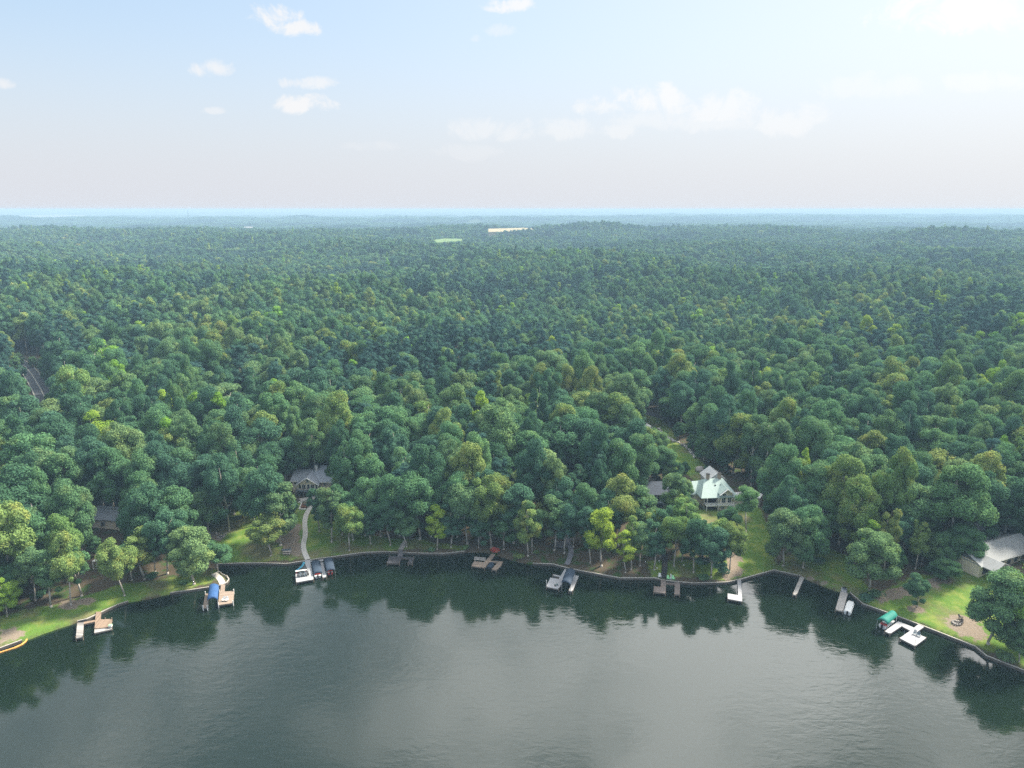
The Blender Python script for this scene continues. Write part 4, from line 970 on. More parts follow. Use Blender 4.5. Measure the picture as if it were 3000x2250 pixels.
for i, (x, y) in enumerate([(465, 85), (447, 155), (845, 225), (227, 170), (415, 272)]):
    p = grounds(c4([(x, y)]))[0]; t_ = thing('globe_light', ['white globe light highest on the bank, left of the dark boardwalk', 'white globe light just below the highest one, left of the dark boardwalk', 'single white globe light on the grass right of the dark boardwalk', 'single white globe light farthest left on the brown bank', 'white globe light nearest the seawall, left of the dark boardwalk'][i], 'garden light', (p[0], p[1], gz(*p)), 0, 'white globe lights on the brown bank')
    b = MB(); b.tube((0, 0, 0), (0, 0, .4), .05, .05, 6); b.build('stem', M_metal, t_); b = MB(); b.blob((0, 0, .55), (.2, .2, .2), 1, 0); b.build('globe', M_white, t_, smooth=True)
# D8, D9
dock('clean white L-shaped dock left of the small inlet', [('walkway', c4([(1718,440),(1776,428),(1796,784),(1732,775)]), M_wdock), ('platform', c4([(1560,655),(1728,682),(1733,774),(1560,742)]), M_wdock)], c4([(1562,740),(1792,780),(1562,658)]), ph=-.05)
c5 = lambda p: conv(1253.5, 884.8, .26667, p)
dock('narrow weathered grey plank pier right of the small inlet', [('walkway', c5([(1782,1350),(1816,1358),(1751,1504),(1720,1496)]), M_greyw)], c5([(1722,1494),(1750,1502),(1784,1354)]), ph=.3)
# D10
c6 = lambda p: conv(1769.5, 1216.5, .13333, p)
dock('straight pale wooden dock beside the covered white boat', [('walkway', c6([(365,388),(458,406),(442,482),(348,462)]), M_wdock), ('platform', c6([(346,464),(466,488),(386,782),(262,750)]), M_greyw)], c6([(264,748),(384,778),(464,490)]), ph=.2)
p = W(c6([(410, 422)]))[0]; t_ = thing('storage_box', 'grey box at the land end of the straight pale dock', 'box', (p[0], p[1], DZ + .02), .3); b = MB(); b.box(-.4, .4, -.35, .35, 0, .45); b.build('body', M_seat, t_); b = MB(); b.box(-.43, .43, -.38, .38, .453, .52); b.build('lid', M_black, t_)
boat(c6([(395,775),(520,822),(578,650),(452,612)]), .95, 'pontoon_boat', 'boat under a tight white cover moored at the straight pale dock', M_hull, M_white, cover=True)
# D11
dock('white zigzag dock with square platform on the right bank', [('finger', c6([(1285,940),(1338,1018),(1150,1142),(1060,1100)]), M_wdock), ('walkway', c6([(1287,941),(1535,1042),(1475,1092),(1340,1020)]), M_wdock), ('walkway', c6([(1606,990),(1702,1030),(1560,1132),(1478,1090)]), M_wdock), ('platform', c6([(1478,1092),(1560,1132),(1740,1205),(1555,1342),(1302,1212)]), M_wdock)],
    c6([(1304,1210),(1555,1338),(1736,1206),(1062,1100),(1150,1138)]), ph=.1)
for i, (x, y) in enumerate([(1548, 1160), (1608, 1188)]):
    p = W(c6([(x, y)]))[0]; chair((p[0], p[1], DZ + .01), -.6, M_seat, f"{'left' if i == 0 else 'right'} slate grey chair on the white zigzag dock", group='slate grey chairs on the zigzag dock')
for i, (x, y) in enumerate([(1375, 1165), (1552, 1310)]):
    p = W(c6([(x, y)]))[0]; t_ = thing('flag_pole', ['short thin pole at the back corner of the zigzag dock platform', 'short thin pole at the water corner of the zigzag dock platform'][i], 'pole', (p[0], p[1], DZ)); b = MB(); b.tube((0, 0, 0), (0, 0, 1.3), .05, .035, 5); b.build('shaft', M_seat, t_)
canopy(shift(c6([(938,965),(1110,1040),(1270,905),(1150,835)]), 8), 2.6, M_green, 'teal green boat canopy beside the white zigzag dock', ridge=.6)
boat(c6([(965,985),(1080,1050),(1225,940),(1130,880)]), 1.1, 'pontoon_boat', 'white pontoon boat lifted under the teal green canopy', M_hull, M_hull)
# orange boom, sand bank corner
t_ = thing('floating_boom', 'orange floating boom curving along the sandy bank at the far left', 'boom', (*at_z(30, 1397, 0)[:2], 0)); b = MB(); q = [(*at_z(x, y, .1)[:2], .12) for x, y in [(-60,1428),(-20,1416),(8,1407),(30,1400),(46,1393),(55,1386),(58,1381)]]
b.chain(q, [.2] * len(q), 6); b.build('float_tube', mat('orange_vinyl', (.75, .38, .10), .6, .1, 2), t_, world=True)

# ------------------------------------------------------------------ houses
M_tanw = mat('tan_siding', (.74, .64, .50), .85, .08, 1.0); M_cream = mat('cream_siding', (.72, .64, .50), .8, .06, 1.0); M_whsid = mat('white_siding', (.56, .55, .53), .8, .05, 1)
M_shin = mat('grey_shingle', (.36, .38, .42), .9, .25, 2.2); M_shin2 = mat('pale_shingle', (.34, .35, .35), .9, .15, 1.5); M_mgreen = plank_mat('pale_green_metal_roof', (.36, .46, .425), 1.5708, .45, .88, .04)
M_darkr = mat('dark_roof', (.06, .07, .09), .9, .25, 1.5); M_stone = mat('stone', (.42, .38, .34), .9, .4, 1.6, bump=.1); M_shade = mat('painted_shade', (.025, .025, .03), .8, .2, 1); M_chim = mat('chimney_stone', (.33, .26, .20), .9, .4, 3)  # M_shade: shade under decks and in porches, put into a near-black colour
def gable(b, x0, x1, y0, y1, ze, zr, axis_='y', ov=.4, th=.18):
    """gable roof slabs; ridge runs along axis_"""
    if axis_ == 'y':
        xm = (x0 + x1) / 2; s = (zr - ze) / ((x1 - x0) / 2)
        for a, zc in ((x0 - ov, ze - ov * s), (x1 + ov, ze - ov * s)):
            p = [(a, y0 - ov, zc), (xm, y0 - ov, zr), (xm, y1 + ov, zr), (a, y1 + ov, zc)]
            b.add(p + [(x, y, z + th) for x, y, z in p], [(0, 3, 2, 1), (4, 5, 6, 7), (0, 1, 5, 4), (1, 2, 6, 5), (2, 3, 7, 6), (3, 0, 4, 7)])
    else:
        ym = (y0 + y1) / 2; s = (zr - ze) / ((y1 - y0) / 2)
        for a, zc in ((y0 - ov, ze - ov * s), (y1 + ov, ze - ov * s)):
            p = [(x0 - ov, a, zc), (x0 - ov, ym, zr), (x1 + ov, ym, zr), (x1 + ov, a, zc)]
            b.add(p + [(x, y, z + th) for x, y, z in p], [(0, 3, 2, 1), (4, 5, 6, 7), (0, 1, 5, 4), (1, 2, 6, 5), (2, 3, 7, 6), (3, 0, 4, 7)])
    return b
def hip(b, x0, x1, y0, y1, ze, zr, rx0, rx1, ry=None, ov=.5, th=.2):
    ym = (y0 + y1) / 2 if ry is None else ry; x0 -= ov; x1 += ov; y0 -= ov; y1 += ov
    v = [(x0, y0, ze), (x1, y0, ze), (x1, y1, ze), (x0, y1, ze), (rx0, ym, zr), (rx1, ym, zr)] + [(x0, y0, ze - th), (x1, y0, ze - th), (x1, y1, ze - th), (x0, y1, ze - th)]
    return b.add(v, [(0, 1, 5, 4), (1, 2, 5), (2, 3, 4, 5), (3, 0, 4), (6, 7, 1, 0), (7, 8, 2, 1), (8, 9, 3, 2), (9, 6, 0, 3), (9, 8, 7, 6)])
def gwall(b, x0, x1, y0, y1, z0, ze, zr):  # walls with a gable to the front
    xm = (x0 + x1) / 2; return b.add([(x0, y0, z0), (x1, y0, z0), (x1, y1, z0), (x0, y1, z0), (x0, y0, ze), (x1, y0, ze), (x1, y1, ze), (x0, y1, ze), (xm, y0, zr), (xm, y1, zr)],
        [(0, 1, 5, 8, 4), (2, 3, 7, 9, 6), (1, 2, 6, 5), (3, 0, 4, 7), (4, 8, 9, 7), (8, 5, 6, 9), (3, 2, 1, 0)])
def window(par, x0, x1, z0, z1, y, panes=1, fr=.1):
    b = MB(); b.box(x0 - fr, x1 + fr, y - .07, y - .003, z0 - fr, z1 + fr); f = b.build('window', M_white, par)
    b = MB(); w_ = (x1 - x0) / panes
    for i in range(panes): b.box(x0 + i * w_ + .04, x0 + (i + 1) * w_ - .04, y - .09, y - .071, z0, z1)
    b.build('pane', M_glass, f); return f
def swindow(par, x, y0, y1, z0, z1, s=-1):
    b = MB(); xa, xb = (x - .07, x - .003) if s < 0 else (x + .003, x + .07); b.box(xa, xb, y0 - .1, y1 + .1, z0 - .1, z1 + .1); f = b.build('window', M_white, par)
    b = MB(); xa, xb = (x - .09, x - .071) if s < 0 else (x + .071, x + .09); b.box(xa, xb, y0, y1, z0, z1); b.build('pane', M_glass, f)
# house A: tan with grey roof
p = ground(666, 1072); hA = thing('tan_house', 'tan house with grey shingle roof and gabled sun room above the curving white path', 'house', (p.x, p.y + .6, p.z))
b = MB(); b.box(-6.2, 9.5, 2.6, 12.4, -1.5, 4.5); b.build('wall', M_tanw, hA)
b = MB(); gwall(b, -3.5, 3.5, -.4, 2.597, 2.3, 4.5, 6.7); b.build('gable_wall', M_tanw, hA)
b = MB(); gable(b, -6.2, 1.0, 2.6, 12.4, 4.52, 6.6, 'x', .5); b2 = b; rf = b.build('roof', M_shin, hA)
b = MB(); hip(b, .2, 9.5, 1.8, 12.6, 4.62, 8.0, 2.8, 5.2, 8.0); b.build('roof', M_shin, hA)
b = MB(); gable(b, -3.5, 3.5, -.4, 7.5, 4.55, 6.8, 'y', .45); b.build('roof', M_shin, hA)
b = MB(); gable(b, -3.5, 3.5, -.86, -.80, 4.36, 6.62, 'y', .52, .16); b.build('gable_trim', M_white, hA)
b = MB(); b.box(-6.8, -3.9, 1.98, 2.06, 4.15, 4.42); b.box(3.95, 10.05, 1.2, 1.28, 4.2, 4.46); b.build('fascia_board', M_white, hA)
b = MB(); b.box(1.05, 2.0, 5.6, 6.5, 6.0, 8.9); ch = b.build('chimney', M_whsid, hA); b = MB(); b.box(.98, 2.07, 5.53, 6.57, 8.903, 9.05); b.build('cap', M_seat, ch)
window(hA, -.42, .42, 4.95, 6.05, -.4)
for x0, x1, k in ((-3.1, -2.3, 1), (-2.0, -.75, 2), (-.25, .6, 1), (1.0, 2.2, 2), (2.6, 3.2, 1)): window(hA, x0, x1, 2.75, 4.15, -.4, k)
b = MB(); b.box(-4.0, 3.75, -1.5, 2.55, 2.02, 2.297); dk = b.build('deck', M_seat, hA)
b = MB(); b.box(-4.0, 3.75, -1.5, -1.42, 2.302, 2.72); b.build('railing', mat('slate_rail', (.16, .19, .23), .7, .1, 1), dk)
for x in (-3.8, -1.2, 1.2, 3.6): b = MB(); b.box(x - .1, x + .1, -1.4, -1.2, -.6, 2.017); b.build('post', M_piling, hA)
b = MB(); b.box(-3.7, 3.4, 2.48, 2.59, .1, 2.0); b.build('lower_shade_panel', M_shade, hA)  # dark panel on the wall, painted as the shade under the sun room deck
window(hA, 4.6, 5.6, 2.9, 4.0, 2.6); window(hA, 7.2, 8.2, 2.9, 4.0, 2.6); window(hA, -5.5, -4.7, 2.9, 4.0, 2.6); swindow(hA, -6.2, 5.5, 6.6, 2.8, 4.0)
for (x, y) in ((-1.2, 7.4), (3.2, 9.4)): b = MB(); b.tube((x, y, 6.0), (x, y, 7.3 if x < 0 else 8.3), .09, .09, 6); b.build('roof_vent', M_white, hA)
g = grounds([(645,1080),(698,1068),(690,1080),(650,1086)]); zz = float(max(hgt(g))) + .08; b = MB(); b.prism([tuple(q) for q in g], zz - .8, zz); tag(b.build('patio', M_conc), kind='structure')
g = grounds([(650,1086.5),(673,1086),(664,1098),(649,1098)]); zz = float(max(hgt(g))) + .06; b = MB(); b.prism([tuple(q) for q in g], zz - .8, zz); tag(b.build('mulch_bed', mat('red_mulch', (.20, .10, .06), .95, .3, 2)), kind='structure')
p = ground(659, 1092); t_ = thing('fire_pit', 'round black fire pit on the red mulch below the tan house', 'fire pit', (p.x, p.y, zz)); b = MB(); b.tube((0, 0, 0), (0, 0, .4), .5, .6, 12); b.build('bowl', M_black, t_); b = MB(); b.tube((0, 0, .401), (0, 0, .44), .66, .66, 12); b.build('rim', M_piling, t_)
wl = thing('retaining_wall', 'low white corner wall beside the red mulch below the tan house', 'wall', (*grounds([(648, 1092)])[0], 0)); g = grounds([(645,1086),(652,1088),(648,1098),(646,1101),(662,1101)]); b = MB()
for a, c in zip(g[:-1], g[1:]):
    d = (c - a) / (np.hypot(*(c - a)) + 1e-6); nn = np.array([-d[1], d[0]]) * .15; b.prism([tuple(a + nn), tuple(a - nn), tuple(c - nn), tuple(c + nn)], gz(*a) - .5, gz(*a) + .4)
b.build('wall_run', M_white, wl, world=True)

# house B: white with pale green metal roof
p = ground(1552, 1100); hB = thing('green_roof_house', 'large cream house with pale green metal hip roof, two stone chimneys and a white porch', 'house', (p.x, p.y, p.z), math.radians(6))
b = MB(); b.box(-4.7, 4.7, .6, 12.0, -1.5, 5.2); b.build('wall', M_cream, hB)
b = MB(); gwall(b, -.1, 3.9, -.9, 3.5, -1.0, 6.0, 7.55); b.build('gable_wall', M_cream, hB)
b = MB(); hip(b, -6.4, 5.6, -1.2, 11.6, 4.75, 8.6, -3.3, 3.0, 5.6, .3); b.build('roof', M_mgreen, hB)
b = MB(); gable(b, -.1, 3.9, -.9, 5.2, 6.02, 7.62, 'y', .5, .16); b.build('roof', M_mgreen, hB)
b = MB(); gable(b, -.1, 3.9, -1.46, -1.41, 5.86, 7.46, 'y', .5, .15); b.build('gable_trim', M_white, hB)
b = MB(); hip(b, -8.6, -4.0, 3.2, 11.8, 4.4, 7.2, -6.8, -4.6, 7.5, .3); b.build('roof', M_mgreen, hB); b = MB(); b.box(-8.5, -4.72, 3.4, 11.6, -1, 4.25); b.build('side_wing', M_cream, hB)
b = MB(); gable(b, .6, 6.8, 11.8, 18.5, 5.6, 7.9, 'y', .4); b.build('garage_roof', M_whsid, hB); b = MB(); gwall(b, .6, 6.8, 11.9, 18.4, -1, 5.55, 7.8); b.build('garage_wall', M_whsid, hB)
for x in (-2.1, 1.9):
    b = MB(); b.box(x - .48, x + .48, 5.2, 6.1, 7.8, 10.2); c = b.build('chimney', M_chim, hB); b = MB(); b.box(x - .55, x + .55, 5.13, 6.17, 10.203, 10.4); b.build('cap', M_black, c)
for x in (-.45, 1.4): b = MB(); b.tube((x, 3.0, 6.7), (x, 3.0, 7.4), .24, .24, 10); b.build('roof_vent', M_black, hB)
window(hB, .65, 1.85, 4.9, 5.7, -.9, 2); window(hB, .55, 1.75, 2.6, 4.4, -.9, 2); window(hB, .5, 1.5, .4, 1.3, -.9, 2); window(hB, 2.5, 3.7, 2.6, 4.4, -.9, 2)
b = MB(); b.box(-5.0, 4.6, -2.0, -.903, 1.95, 2.2); b.box(-5.0, -.56, -.9, .58, 1.95, 2.2); dk = b.build('porch_floor', M_white, hB)
b = MB(); b.box(-5.0, 4.6, -2.0, -1.94, 2.95, 3.05); b.box(-5.0, 4.6, -2.0, -1.94, 2.3, 2.36)
for i in range(49): b.box(-5.0 + i * .197, -4.95 + i * .197, -1.99, -1.95, 2.36, 2.95)
b.build('railing', M_white, dk)
for x in (-4.8, -.9, 4.4): b = MB(); b.box(x - .1, x + .1, -1.9, -1.7, -.8, 1.947); b.build('post', M_white, hB)
for x in (-4.8, -.9): b = MB(); b.box(x - .08, x + .08, -1.9, -1.74, 2.203, 4.72); b.build('post', M_white, hB)
b = MB(); b.box(-4.5, -.8, .50, .597, 2.3, 4.3); b.build('porch_shade_panel', M_shade, hB); b = MB(); b.box(-4.5, -.8, .50, .597, -.3, 1.7); b.build('lower_shade_panel', M_shade, hB)  # dark panels painted as the shade within the porch and below its floor
b = MB(); gable(b, 4.8, 10.5, 1.0, 6.0, 3.0, 3.9, 'x', .3); rr = b.build('side_roof', M_whsid, hB); b = MB(); b.box(5.0, 10.4, 1.1, 5.9, -1, 2.95); b.build('side_wing', M_cream, hB)
gt = grounds([(1600,1092),(1618,1066),(1646,1086),(1640,1094)]); zz = 3.2 + float(hgt(gt[:1])[0]); tt = thing('terrace', 'white corner terrace with grey stone wall right of the green-roofed house', 'terrace', (*gt[0], 0)); b = MB(); b.prism([tuple(q) for q in gt], zz - 4.5, zz - .15); b.build('stone_wall', M_stone, tt, world=True)
b = MB(); b.prism([tuple(q) for q in gt], zz - .147, zz); b.build('paving', M_white, tt, world=True)
b = MB()
for a, c in ((0, 3), (3, 2)): b.tube((*gt[a], zz + .9), (*gt[c], zz + .9), .06, .06, 5)
b.build('railing', M_white, tt, world=True)
# house C: right edge, pale roofs
p = ground(2150, 1232); hC = thing('grey_roof_house', 'low house with pale grey shingle roofs at the right edge behind the lawn', 'house', (p.x, p.y, p.z), math.radians(24))
b = MB(); b.box(-7, 16, 0, 9, -1.5, 3.3); b.build('wall', M_tanw, hC); b = MB(); b.box(-1, 16, 9.003, 17, -1.5, 3.6); b.build('rear_wall', M_tanw, hC)
b = MB(); gable(b, -7, 16, 0, 9, 3.32, 5.6, 'x', .7); b.build('roof', M_shin2, hC); b = MB(); gable(b, -1, 16, 9.5, 17, 3.7, 6.2, 'x', .7); b.build('roof', M_shin2, hC)
b = MB(); gable(b, -6.5, -.5, -3.5, 4.5, 3.1, 4.5, 'y', .6); b.build('porch_roof', M_shin2, hC)
for x in (-6.3, -.7): b = MB(); b.box(x - .12, x + .12, -3.4, -3.2, -1, 3.05); b.build('post', M_white, hC)
for x in (1.5, 4.5, 7.5, 10.5): window(hC, x, x + 1.5, .9, 2.4, 0, 2)
b = MB(); b.box(-5.6, -1.6, -.1, -.004, .1, 2.4); b.build('porch_shade_panel', M_shade, hC)  # dark panel carries the painted shade of the porch recess
b = MB(); b.box(-7.75, 16.7, -.78, -.72, 2.8, 3.08); b.build('fascia_board', M_white, hC)
# house D: dark roof and white screened porch
p = ground(1420, 1097); hD = thing('porch_house', 'dark-roofed house with a two-storey white-framed screened porch, left of the green-roofed house', 'house', (p.x, p.y, p.z))
b = MB(); b.box(-3.0, 9.0, 2.0, 11, -1.5, 4.7); b.build('wall', M_darkr, hD); b = MB(); gable(b, -3.0, 9.0, -.2, 11, 4.75, 7.0, 'x', .4); b.build('roof', M_darkr, hD); b = MB(); b.box(-2.6, 2.2, .1, 1.997, -.8, 4.4); b.build('screen', M_shade, hD)
b = MB()
for x in (-2.7, -1.5, -.3, .9, 2.1): b.box(x - .06, x + .06, -.02, .097, -.8 if x in (-2.7, -1.5, 2.1) else 2.2, 4.6)
for z in (4.5, 2.15): b.box(-2.8, 2.3, -.04, -.021, z, z + .16)
b.build('porch_frame', M_white, hD); b = MB(); b.box(-2.8, 2.3, -1.0, -.045, 2.0, 2.14); b.build('balcony', M_seat, hD)
# house E, F, G, H
p = ground(478, 1098); hE = thing('small_pale_house', 'small pale house half hidden by trees, left of the tan house', 'house', (p.x, p.y + 3, p.z))
b = MB(); b.box(-2, 8, 0, 8, -1, 3.2); b.build('wall', M_whsid, hE); b = MB(); gable(b, -2, 8, 0, 8, 3.25, 5.2, 'x', .5); b.build('roof', M_darkr, hE); window(hE, .2, 1.4, 1, 2.3, 0, 2); window(hE, 3, 4.2, 1, 2.3, 0, 2)
p = ground(488, 1106); t_ = thing('pergola', 'white pergola frame in front of the small pale house', 'pergola', (p.x, p.y, p.z), .15)
for x in (-2, 2):
    for y in (-1.3, 1.3): b = MB(); b.box(x - .1, x + .1, y - .1, y + .1, -.3, 2.7); b.build('post', M_white, t_)
b = MB()
for y in (-1.3, 1.3): b.box(-2.4, 2.4, y - .07, y + .07, 2.703, 2.9)
for i in range(5): b.box(-2.2 + i * 1.1 - .05, -2.2 + i * 1.1 + .05, -1.7, 1.7, 2.903, 3.05)
b.build('beams', M_white, t_)
p = ground(238, 1150); hF = thing('hidden_house', 'house with dark grey roof showing through a gap in the trees on the left bank', 'house', (p.x, p.y + 2, p.z), -.1)
b = MB(); b.box(-7, 5, 0, 8, -1, 3.3); b.build('wall', M_tanw, hF); b = MB(); gable(b, -7, 5, 0, 8, 3.35, 5.6, 'x', .5); b.build('roof', M_shin, hF); window(hF, -4, -2.6, 1, 2.4, 0, 2); window(hF, 1, 2.6, 1, 2.4, 0, 2); b = MB(); b.tube((2.5, 2.5, 4.6), (2.5, 2.5, 5.8), .12, .12, 6); b.build('roof_vent', M_white, hF)
p = ground(219, 1228); t_ = thing('swing_stand', 'small white-railed stand between trees on the left bank', 'stand', (p.x, p.y, p.z))
for x in (-1.7, 1.7):
    for y in (-.8, .8): b = MB(); b.box(x - .07, x + .07, y - .07, y + .07, -.2, 2.5); b.build('post', M_white, t_)
b = MB(); b.box(-1.8, 1.8, -.9, .9, 2.503, 2.6); b.build('top', M_white, t_); b = MB(); b.box(-1.6, 1.6, -.86, -.82, .9, 1.0); b.box(-1.6, 1.6, -.86, -.82, .4, .5); b.build('rail', M_white, t_)
for i, (px, py, l, wd) in enumerate([(1405, 944, 'white gable roof glimpsed between trees by the stone-edged grass strip', 3.4), (1436, 990, 'small white shed roof glimpsed right of the driveway trees', 2.2)]):
    p = ground(px, py); t_ = thing('white_shed', l, 'shed', (p.x, p.y, p.z), .3); b = MB(); gwall(b, -wd / 2, wd / 2, 0, wd, -1, 3, 4.6); b.build('wall', M_whsid, t_); b = MB(); gable(b, -wd / 2, wd / 2, 0, wd, 3.02, 4.7, 'y', .3); b.build('roof', M_white, t_)
# white car on the driveway
p = ground(1393, 1034); t_ = thing('parked_car', 'white car parked on the driveway above the screened porch', 'car', (p.x, p.y + 1, p.z + .25), .9)
def lofted(m, secs, name, par):
    b = MB(); n = len(secs[0]); b.add([v for s in secs for v in s], [(k * n + i, k * n + (i + 1) % n, (k + 1) * n + (i + 1) % n, (k + 1) * n + i) for k in range(len(secs) - 1) for i in range(n)] + [tuple(range(n))[::-1], tuple(range((len(secs) - 1) * n, len(secs) * n))]); return b.build(name, m, par)
prf = [(-2.2, .55), (-2.1, .9), (-1.2, .98), (1.1, .95), (2.1, .8), (2.25, .5), (2.1, .3), (-2.1, .3)]
lofted(M_hull, [[(x, y, z) for x, z in prf] for y in (-.88, .88)], 'body', t_); lofted(M_glass, [[(x, y * k, z) for x, z in [(-1.5, .98), (-1.0, 1.42), (.4, 1.42), (1.1, .96)]] for y, k in ((-.8, 1), (.8, 1))], 'cabin', t_)
for x in (-1.35, 1.4):
    for y in (-.85, .85): b = MB(); b.tube((x, y - .1, .32), (x, y + .1, .32), .32, .32, 12); b.build('wheel', M_black, t_)
# poles and lines by the right road
wires = []
for i, (px, py, top, l) in enumerate([(1421, 899, 872, 'brown utility pole with crossarm by the road, left one'), (1427, 893, 874, 'second utility pole just behind the first by the road')]):
    p = ground(px, py); t_ = thing('utility_pole', l, 'pole', p, .3, 'utility poles by the road'); h_ = 10.5
    b = MB(); b.tube((0, 0, -.5), (0, 0, h_), .2, .14, 7); b.build('shaft', M_wall, t_); b = MB(); b.box(-1.3, 1.3, -.08, .08, h_ - .9, h_ - .75); b.build('crossarm', M_wall, t_); b = MB(); b.tube((.35, -.3, h_ - 2.4), (.35, -.3, h_ - 1.5), .25, .25, 8); b.build('transformer', M_metal, t_)
    wires.append(p + Vector((0, 0, h_ - .7)))
for dz in (0, .5):
    a = wires[0] + Vector((-60, 14, 1 + dz)); c = wires[0] + Vector((40, 6, 1 + dz)); q = [a.lerp(wires[0] + Vector((0, 0, dz)), i / 6) - Vector((0, 0, 1.2 * math.sin(math.pi * i / 6))) for i in range(7)] + [(wires[0] + Vector((0, 0, dz))).lerp(c, i / 6) - Vector((0, 0, 1.2 * math.sin(math.pi * i / 6))) for i in range(1, 7)]
    b = MB(); b.chain(q, [.03] * len(q), 4); o = b.build('power_line', M_seat); tag(o, ['lower thin power line strung from the utility poles', 'upper thin power line strung from the utility poles'][dz > 0], 'wire')
# rock wall and boulders
rk = thing('rock_wall', 'line of pale piled rocks along the upper edge of the grass strip', 'rock wall', (*grounds([(1460, 955)])[0], 0)); g = grounds([(1421,926),(1430,935),(1442,946),(1455,953),(1468,958),(1480,964),(1490,972),(1497,984),(1502,992)]); b = MB(); k = 0
for a, c in zip(g[:-1], g[1:]):
    n = max(2, int(np.hypot(*(c - a)) / .75))
    for i in range(n):
        q = a + (c - a) * i / n + np.array([rnd.uniform(-.5, .5), rnd.uniform(-.5, .5)]); r = rnd.uniform(.3, .75); k += 1; b.blob((q[0], q[1], gz(*q) + r * .4), (r, r * .8, r * .7), k, .3)
b.build('rocks', mat('pale_rock', (.55, .52, .48), .9, .35, 1.5), rk, world=True)
for px, py, r, l in ((1511, 1018, 1.9, 'big pale rounded boulder on the grass behind the green-roofed house'), (1521, 1021, 1.0, 'small white rock beside the big boulder behind the green-roofed house')):
    p = ground(px, py); b = MB(); b.blob((0, 0, .4 * r), (r, r * .8, r * .6), int(r * 10), .2); o = b.build('boulder', M_stone, smooth=True); o.location = p; tag(o, l, 'rock')
# seats, fire rings
p = ground(621, 1196); t_ = thing('picnic_bench', 'pale wooden picnic bench on the bare slope left of the white path', 'bench', (p.x, p.y, p.z), 0); b = MB(); b.box(-1.1, 1.1, -.4, .4, .7, .76); b.build('tabletop', M_greyw, t_)
for s in (-1, 1): b = MB(); b.box(-1.1, 1.1, s * .8 - .15, s * .8 + .15, .42, .47); b.build('seat', M_greyw, t_)
for s in (-.8, .8): b = MB(); b.box(s - .05, s + .05, -.85, .85, .0, .419); b.build('leg', M_greyw, t_)
p = ground(619, 1187); t_ = thing('grey_planter', 'dark grey rectangular bed above the picnic bench', 'planter', (p.x, p.y, p.z)); b = MB(); b.box(-1.2, 1.2, -.6, .6, -.1, .4); b.build('box', M_seat, t_); b = MB(); b.box(-1.1, 1.1, -.5, .5, .403, .44); b.build('soil', M_piling, t_)
for px, py, l in ((478, 1160, 'round stone fire ring on the dark left lawn'), (2066, 1346, 'round stone fire ring on the mulch circle at right')):
    p = ground(px, py); t_ = thing('fire_ring', l, 'fire ring', (p.x, p.y, p.z)); b = MB()
    for i in range(10): b.blob((.9 * math.cos(i * .628), .9 * math.sin(i * .628), .15), (.28, .28, .22), i, .2)
    b.build('stones', M_stone, t_); b = MB(); b.tube((0, 0, -.1), (0, 0, .06), .7, .7, 10); b.build('ash', M_black, t_)
for i, (px, py, rz) in enumerate([(2075, 1337, .5), (2076, 1347, -.9), (471, 1157, 1.2), (486, 1156, -.8)]):
    p = ground(px, py); chair((p.x, p.y, p.z), rz, M_black if i < 2 else M_greyw, ['black chair above the right fire ring', 'black chair right beside the right fire ring', 'pale chair left of the dark lawn fire ring', 'pale chair right of the dark lawn fire ring'][i], name='garden_chair', group='chairs by the fire rings')
# shrubs
def shrub(px, py, r, h_, tone, label, seed):
    p = ground(px, py); R_ = np.random.RandomState(seed); Cs, Ns = [], []
    for k in range(7):
        a = R_.uniform(0, 6.28); q = R_.uniform(0, .6); c = np.array([math.cos(a) * q * r, math.sin(a) * q * r, h_ * R_.uniform(.35, .65)]); D = R_.normal(size=(110, 3)); D /= np.linalg.norm(D, axis=1, keepdims=True); D[:, 2] = np.abs(D[:, 2]) * .9 - .15
        Cs.append(c + D * [r * .5, r * .5, h_ * .4]); Ns.append(D + R_.normal(size=D.shape) * .5)
    V, F = cards(R_, np.vstack(Cs), np.vstack(Ns), .35); V[:, 2] = np.maximum(V[:, 2], 0)
    t_ = thing('shrub', label, 'shrub', p); o = bpy.data.objects.new('foliage', np_mesh('foliage', V, F, LEAF[tone])); COL.link(o); o.parent = t_; b = MB(); b.chain([(0, 0, -.1), (0, 0, h_ * .5)], [.08, .03], 5); b.build('stem', BARKD, t_)
shrub(1070, 1192, 1.7, 1.6, 'red', 'orange-red shrub at the water edge by the tan dock', 1)
SB = [(1120,1206,1.8,1.6,'olive','scrubby green shrub on the shore right of the orange shrub'),(1005,1186,1.6,1.3,'olive','low shrub on the shore left of the tan dock'),(930,1190,1.5,1.2,'mid','low shrub below the lime-green tree'),
 (1560,1240,2.2,2.2,'deep','dark shrub beside the bare brown patch'),(1520,1252,2.0,1.8,'mid','green shrub touching the seawall under the dense bushy tree'),(1870,1296,2.6,2.4,'deep','dark shrub at the water under the feathery willow-like tree'),(1892,1288,2.2,1.8,'mid','round shrub at the edge of the curved mulch bed'),
 (2010,1236,2.4,2.2,'deep','dark shrub at the back of the right lawn, left of the bushy tree'),(2165,1432,2.2,2.0,'mid','green shrub above the seawall in the right corner'),(2062,1228,2.0,1.8,'mid','green shrub behind the right lawn near the grey-roofed house'),
 (330,1250,1.8,1.6,'deep','dark shrub under the left bank trees'),(398,1262,1.6,1.3,'mid','green shrub at the foot of the big spreading tree'),(1524,1022,.9,3.0,'deep','small dark cone shrub behind the green-roofed house'),(1160,1196,1.2,.9,'olive','tiny shrub at the foot of the paired slim trunks'),
 (1768,1216,2.0,1.8,'deep','dark shrub beside the second round lawn tree'),(85,1290,2.0,1.8,'deep','dark shrub behind the leaning left bank tree')]
for i, a in enumerate(SB): shrub(*a[:5], a[5], 10 + i)
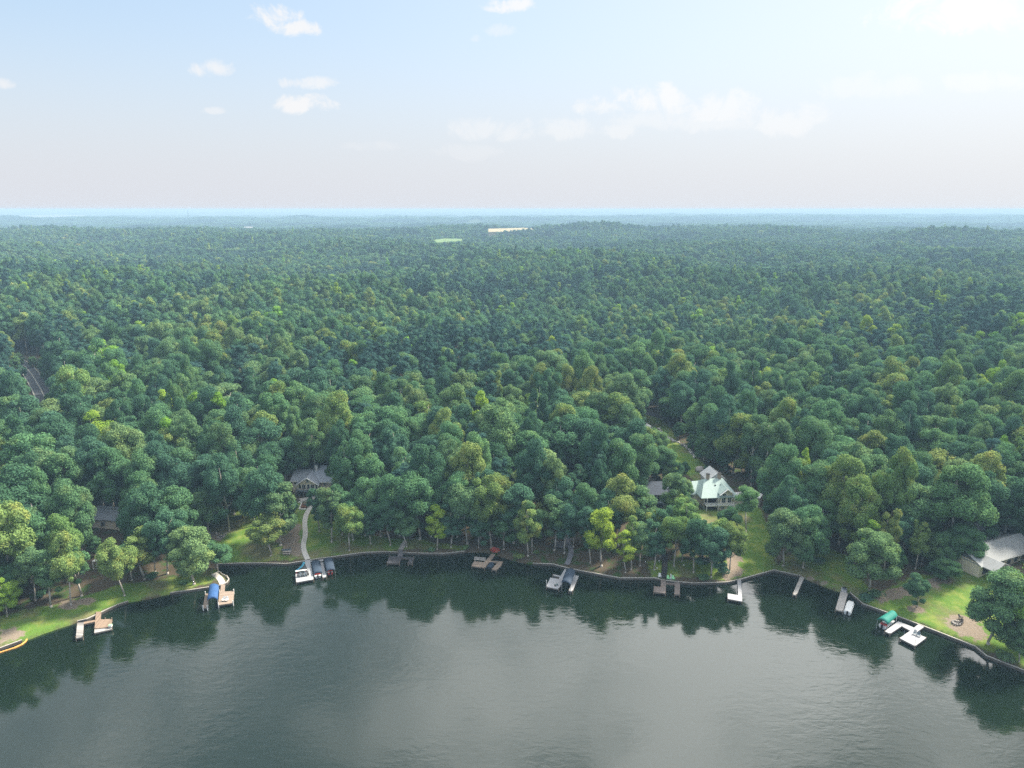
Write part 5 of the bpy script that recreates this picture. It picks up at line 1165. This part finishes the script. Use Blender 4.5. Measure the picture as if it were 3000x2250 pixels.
# far things: houses, tower
for i, (px, py, w_, l) in enumerate([(377, 499, 26, 'tiny white building in the hazy woods at upper left'), (536, 492, 30, 'pale long roof in the hazy woods left of centre, farther right'), (1086, 495.5, 24, 'tiny farm building beside the yellow field'), (242, 505, 14, 'white speck of a house in the far left woods')]):
    P_ = at_z(px, py, 34 if i < 2 else 30); t_ = thing('far_building', l, 'building', (P_.x, P_.y, 0)); z = P_.z - 3; b = MB(); b.box(-w_ / 2, w_ / 2, 0, w_ * .5, -5, z + 3); b.build('wall', M_tanw, t_); b = MB(); gable(b, -w_ / 2, w_ / 2, 0, w_ * .5, z + 3.1, z + 6, 'x', 1, .5); b.build('roof', M_shin2, t_)
P_ = at_z(407, 470, 40); t_ = thing('radio_tower', 'thin radio tower rising above the hazy horizon at upper left', 'tower', (P_.x, P_.y, 0)); hh_ = 90
b = MB(); 
for a in range(3): b.tube((3 * math.cos(a * 2.09), 3 * math.sin(a * 2.09), 0), (1.2 * math.cos(a * 2.09), 1.2 * math.sin(a * 2.09), hh_), .9, .7, 4)
for k in range(14): b.tube((2.6 * math.cos(k * 2.09), 2.6 * math.sin(k * 2.09), k * 6.4), (2.4 * math.cos(k * 2.09 + 2.09), 2.4 * math.sin(k * 2.09 + 2.09), k * 6.4 + 6.4), .5, .5, 4)
b.build('mast', M_seat, t_); b = MB(); b.tube((0, 0, hh_), (0, 0, hh_ + 9), .5, .3, 4); b.build('antenna', M_seat, t_)

# haze
hb = bpy.data.materials.new('haze'); hb.use_nodes = True; t = NT(hb.node_tree); hb.node_tree.nodes.remove(hb.node_tree.nodes['Principled BSDF'])
vp = t.n('ShaderNodeVolumePrincipled'); vp.inputs['Color'].default_value = (.37, .57, .77, 1); vp.inputs['Absorption Color'].default_value = (.12, .12, .12, 1); vp.inputs['Density'].default_value = 2.5e-4; vp.inputs['Anisotropy'].default_value = 0.0
t.l(vp.outputs[0], hb.node_tree.nodes['Material Output'].inputs['Volume'])
hx = MB(); hx.box(-16000, 16000, -400, 17500, -4, 103.5); tag(hx.build('haze', hb), 'thin pale blue haze over the woods', 'haze', kind='stuff')
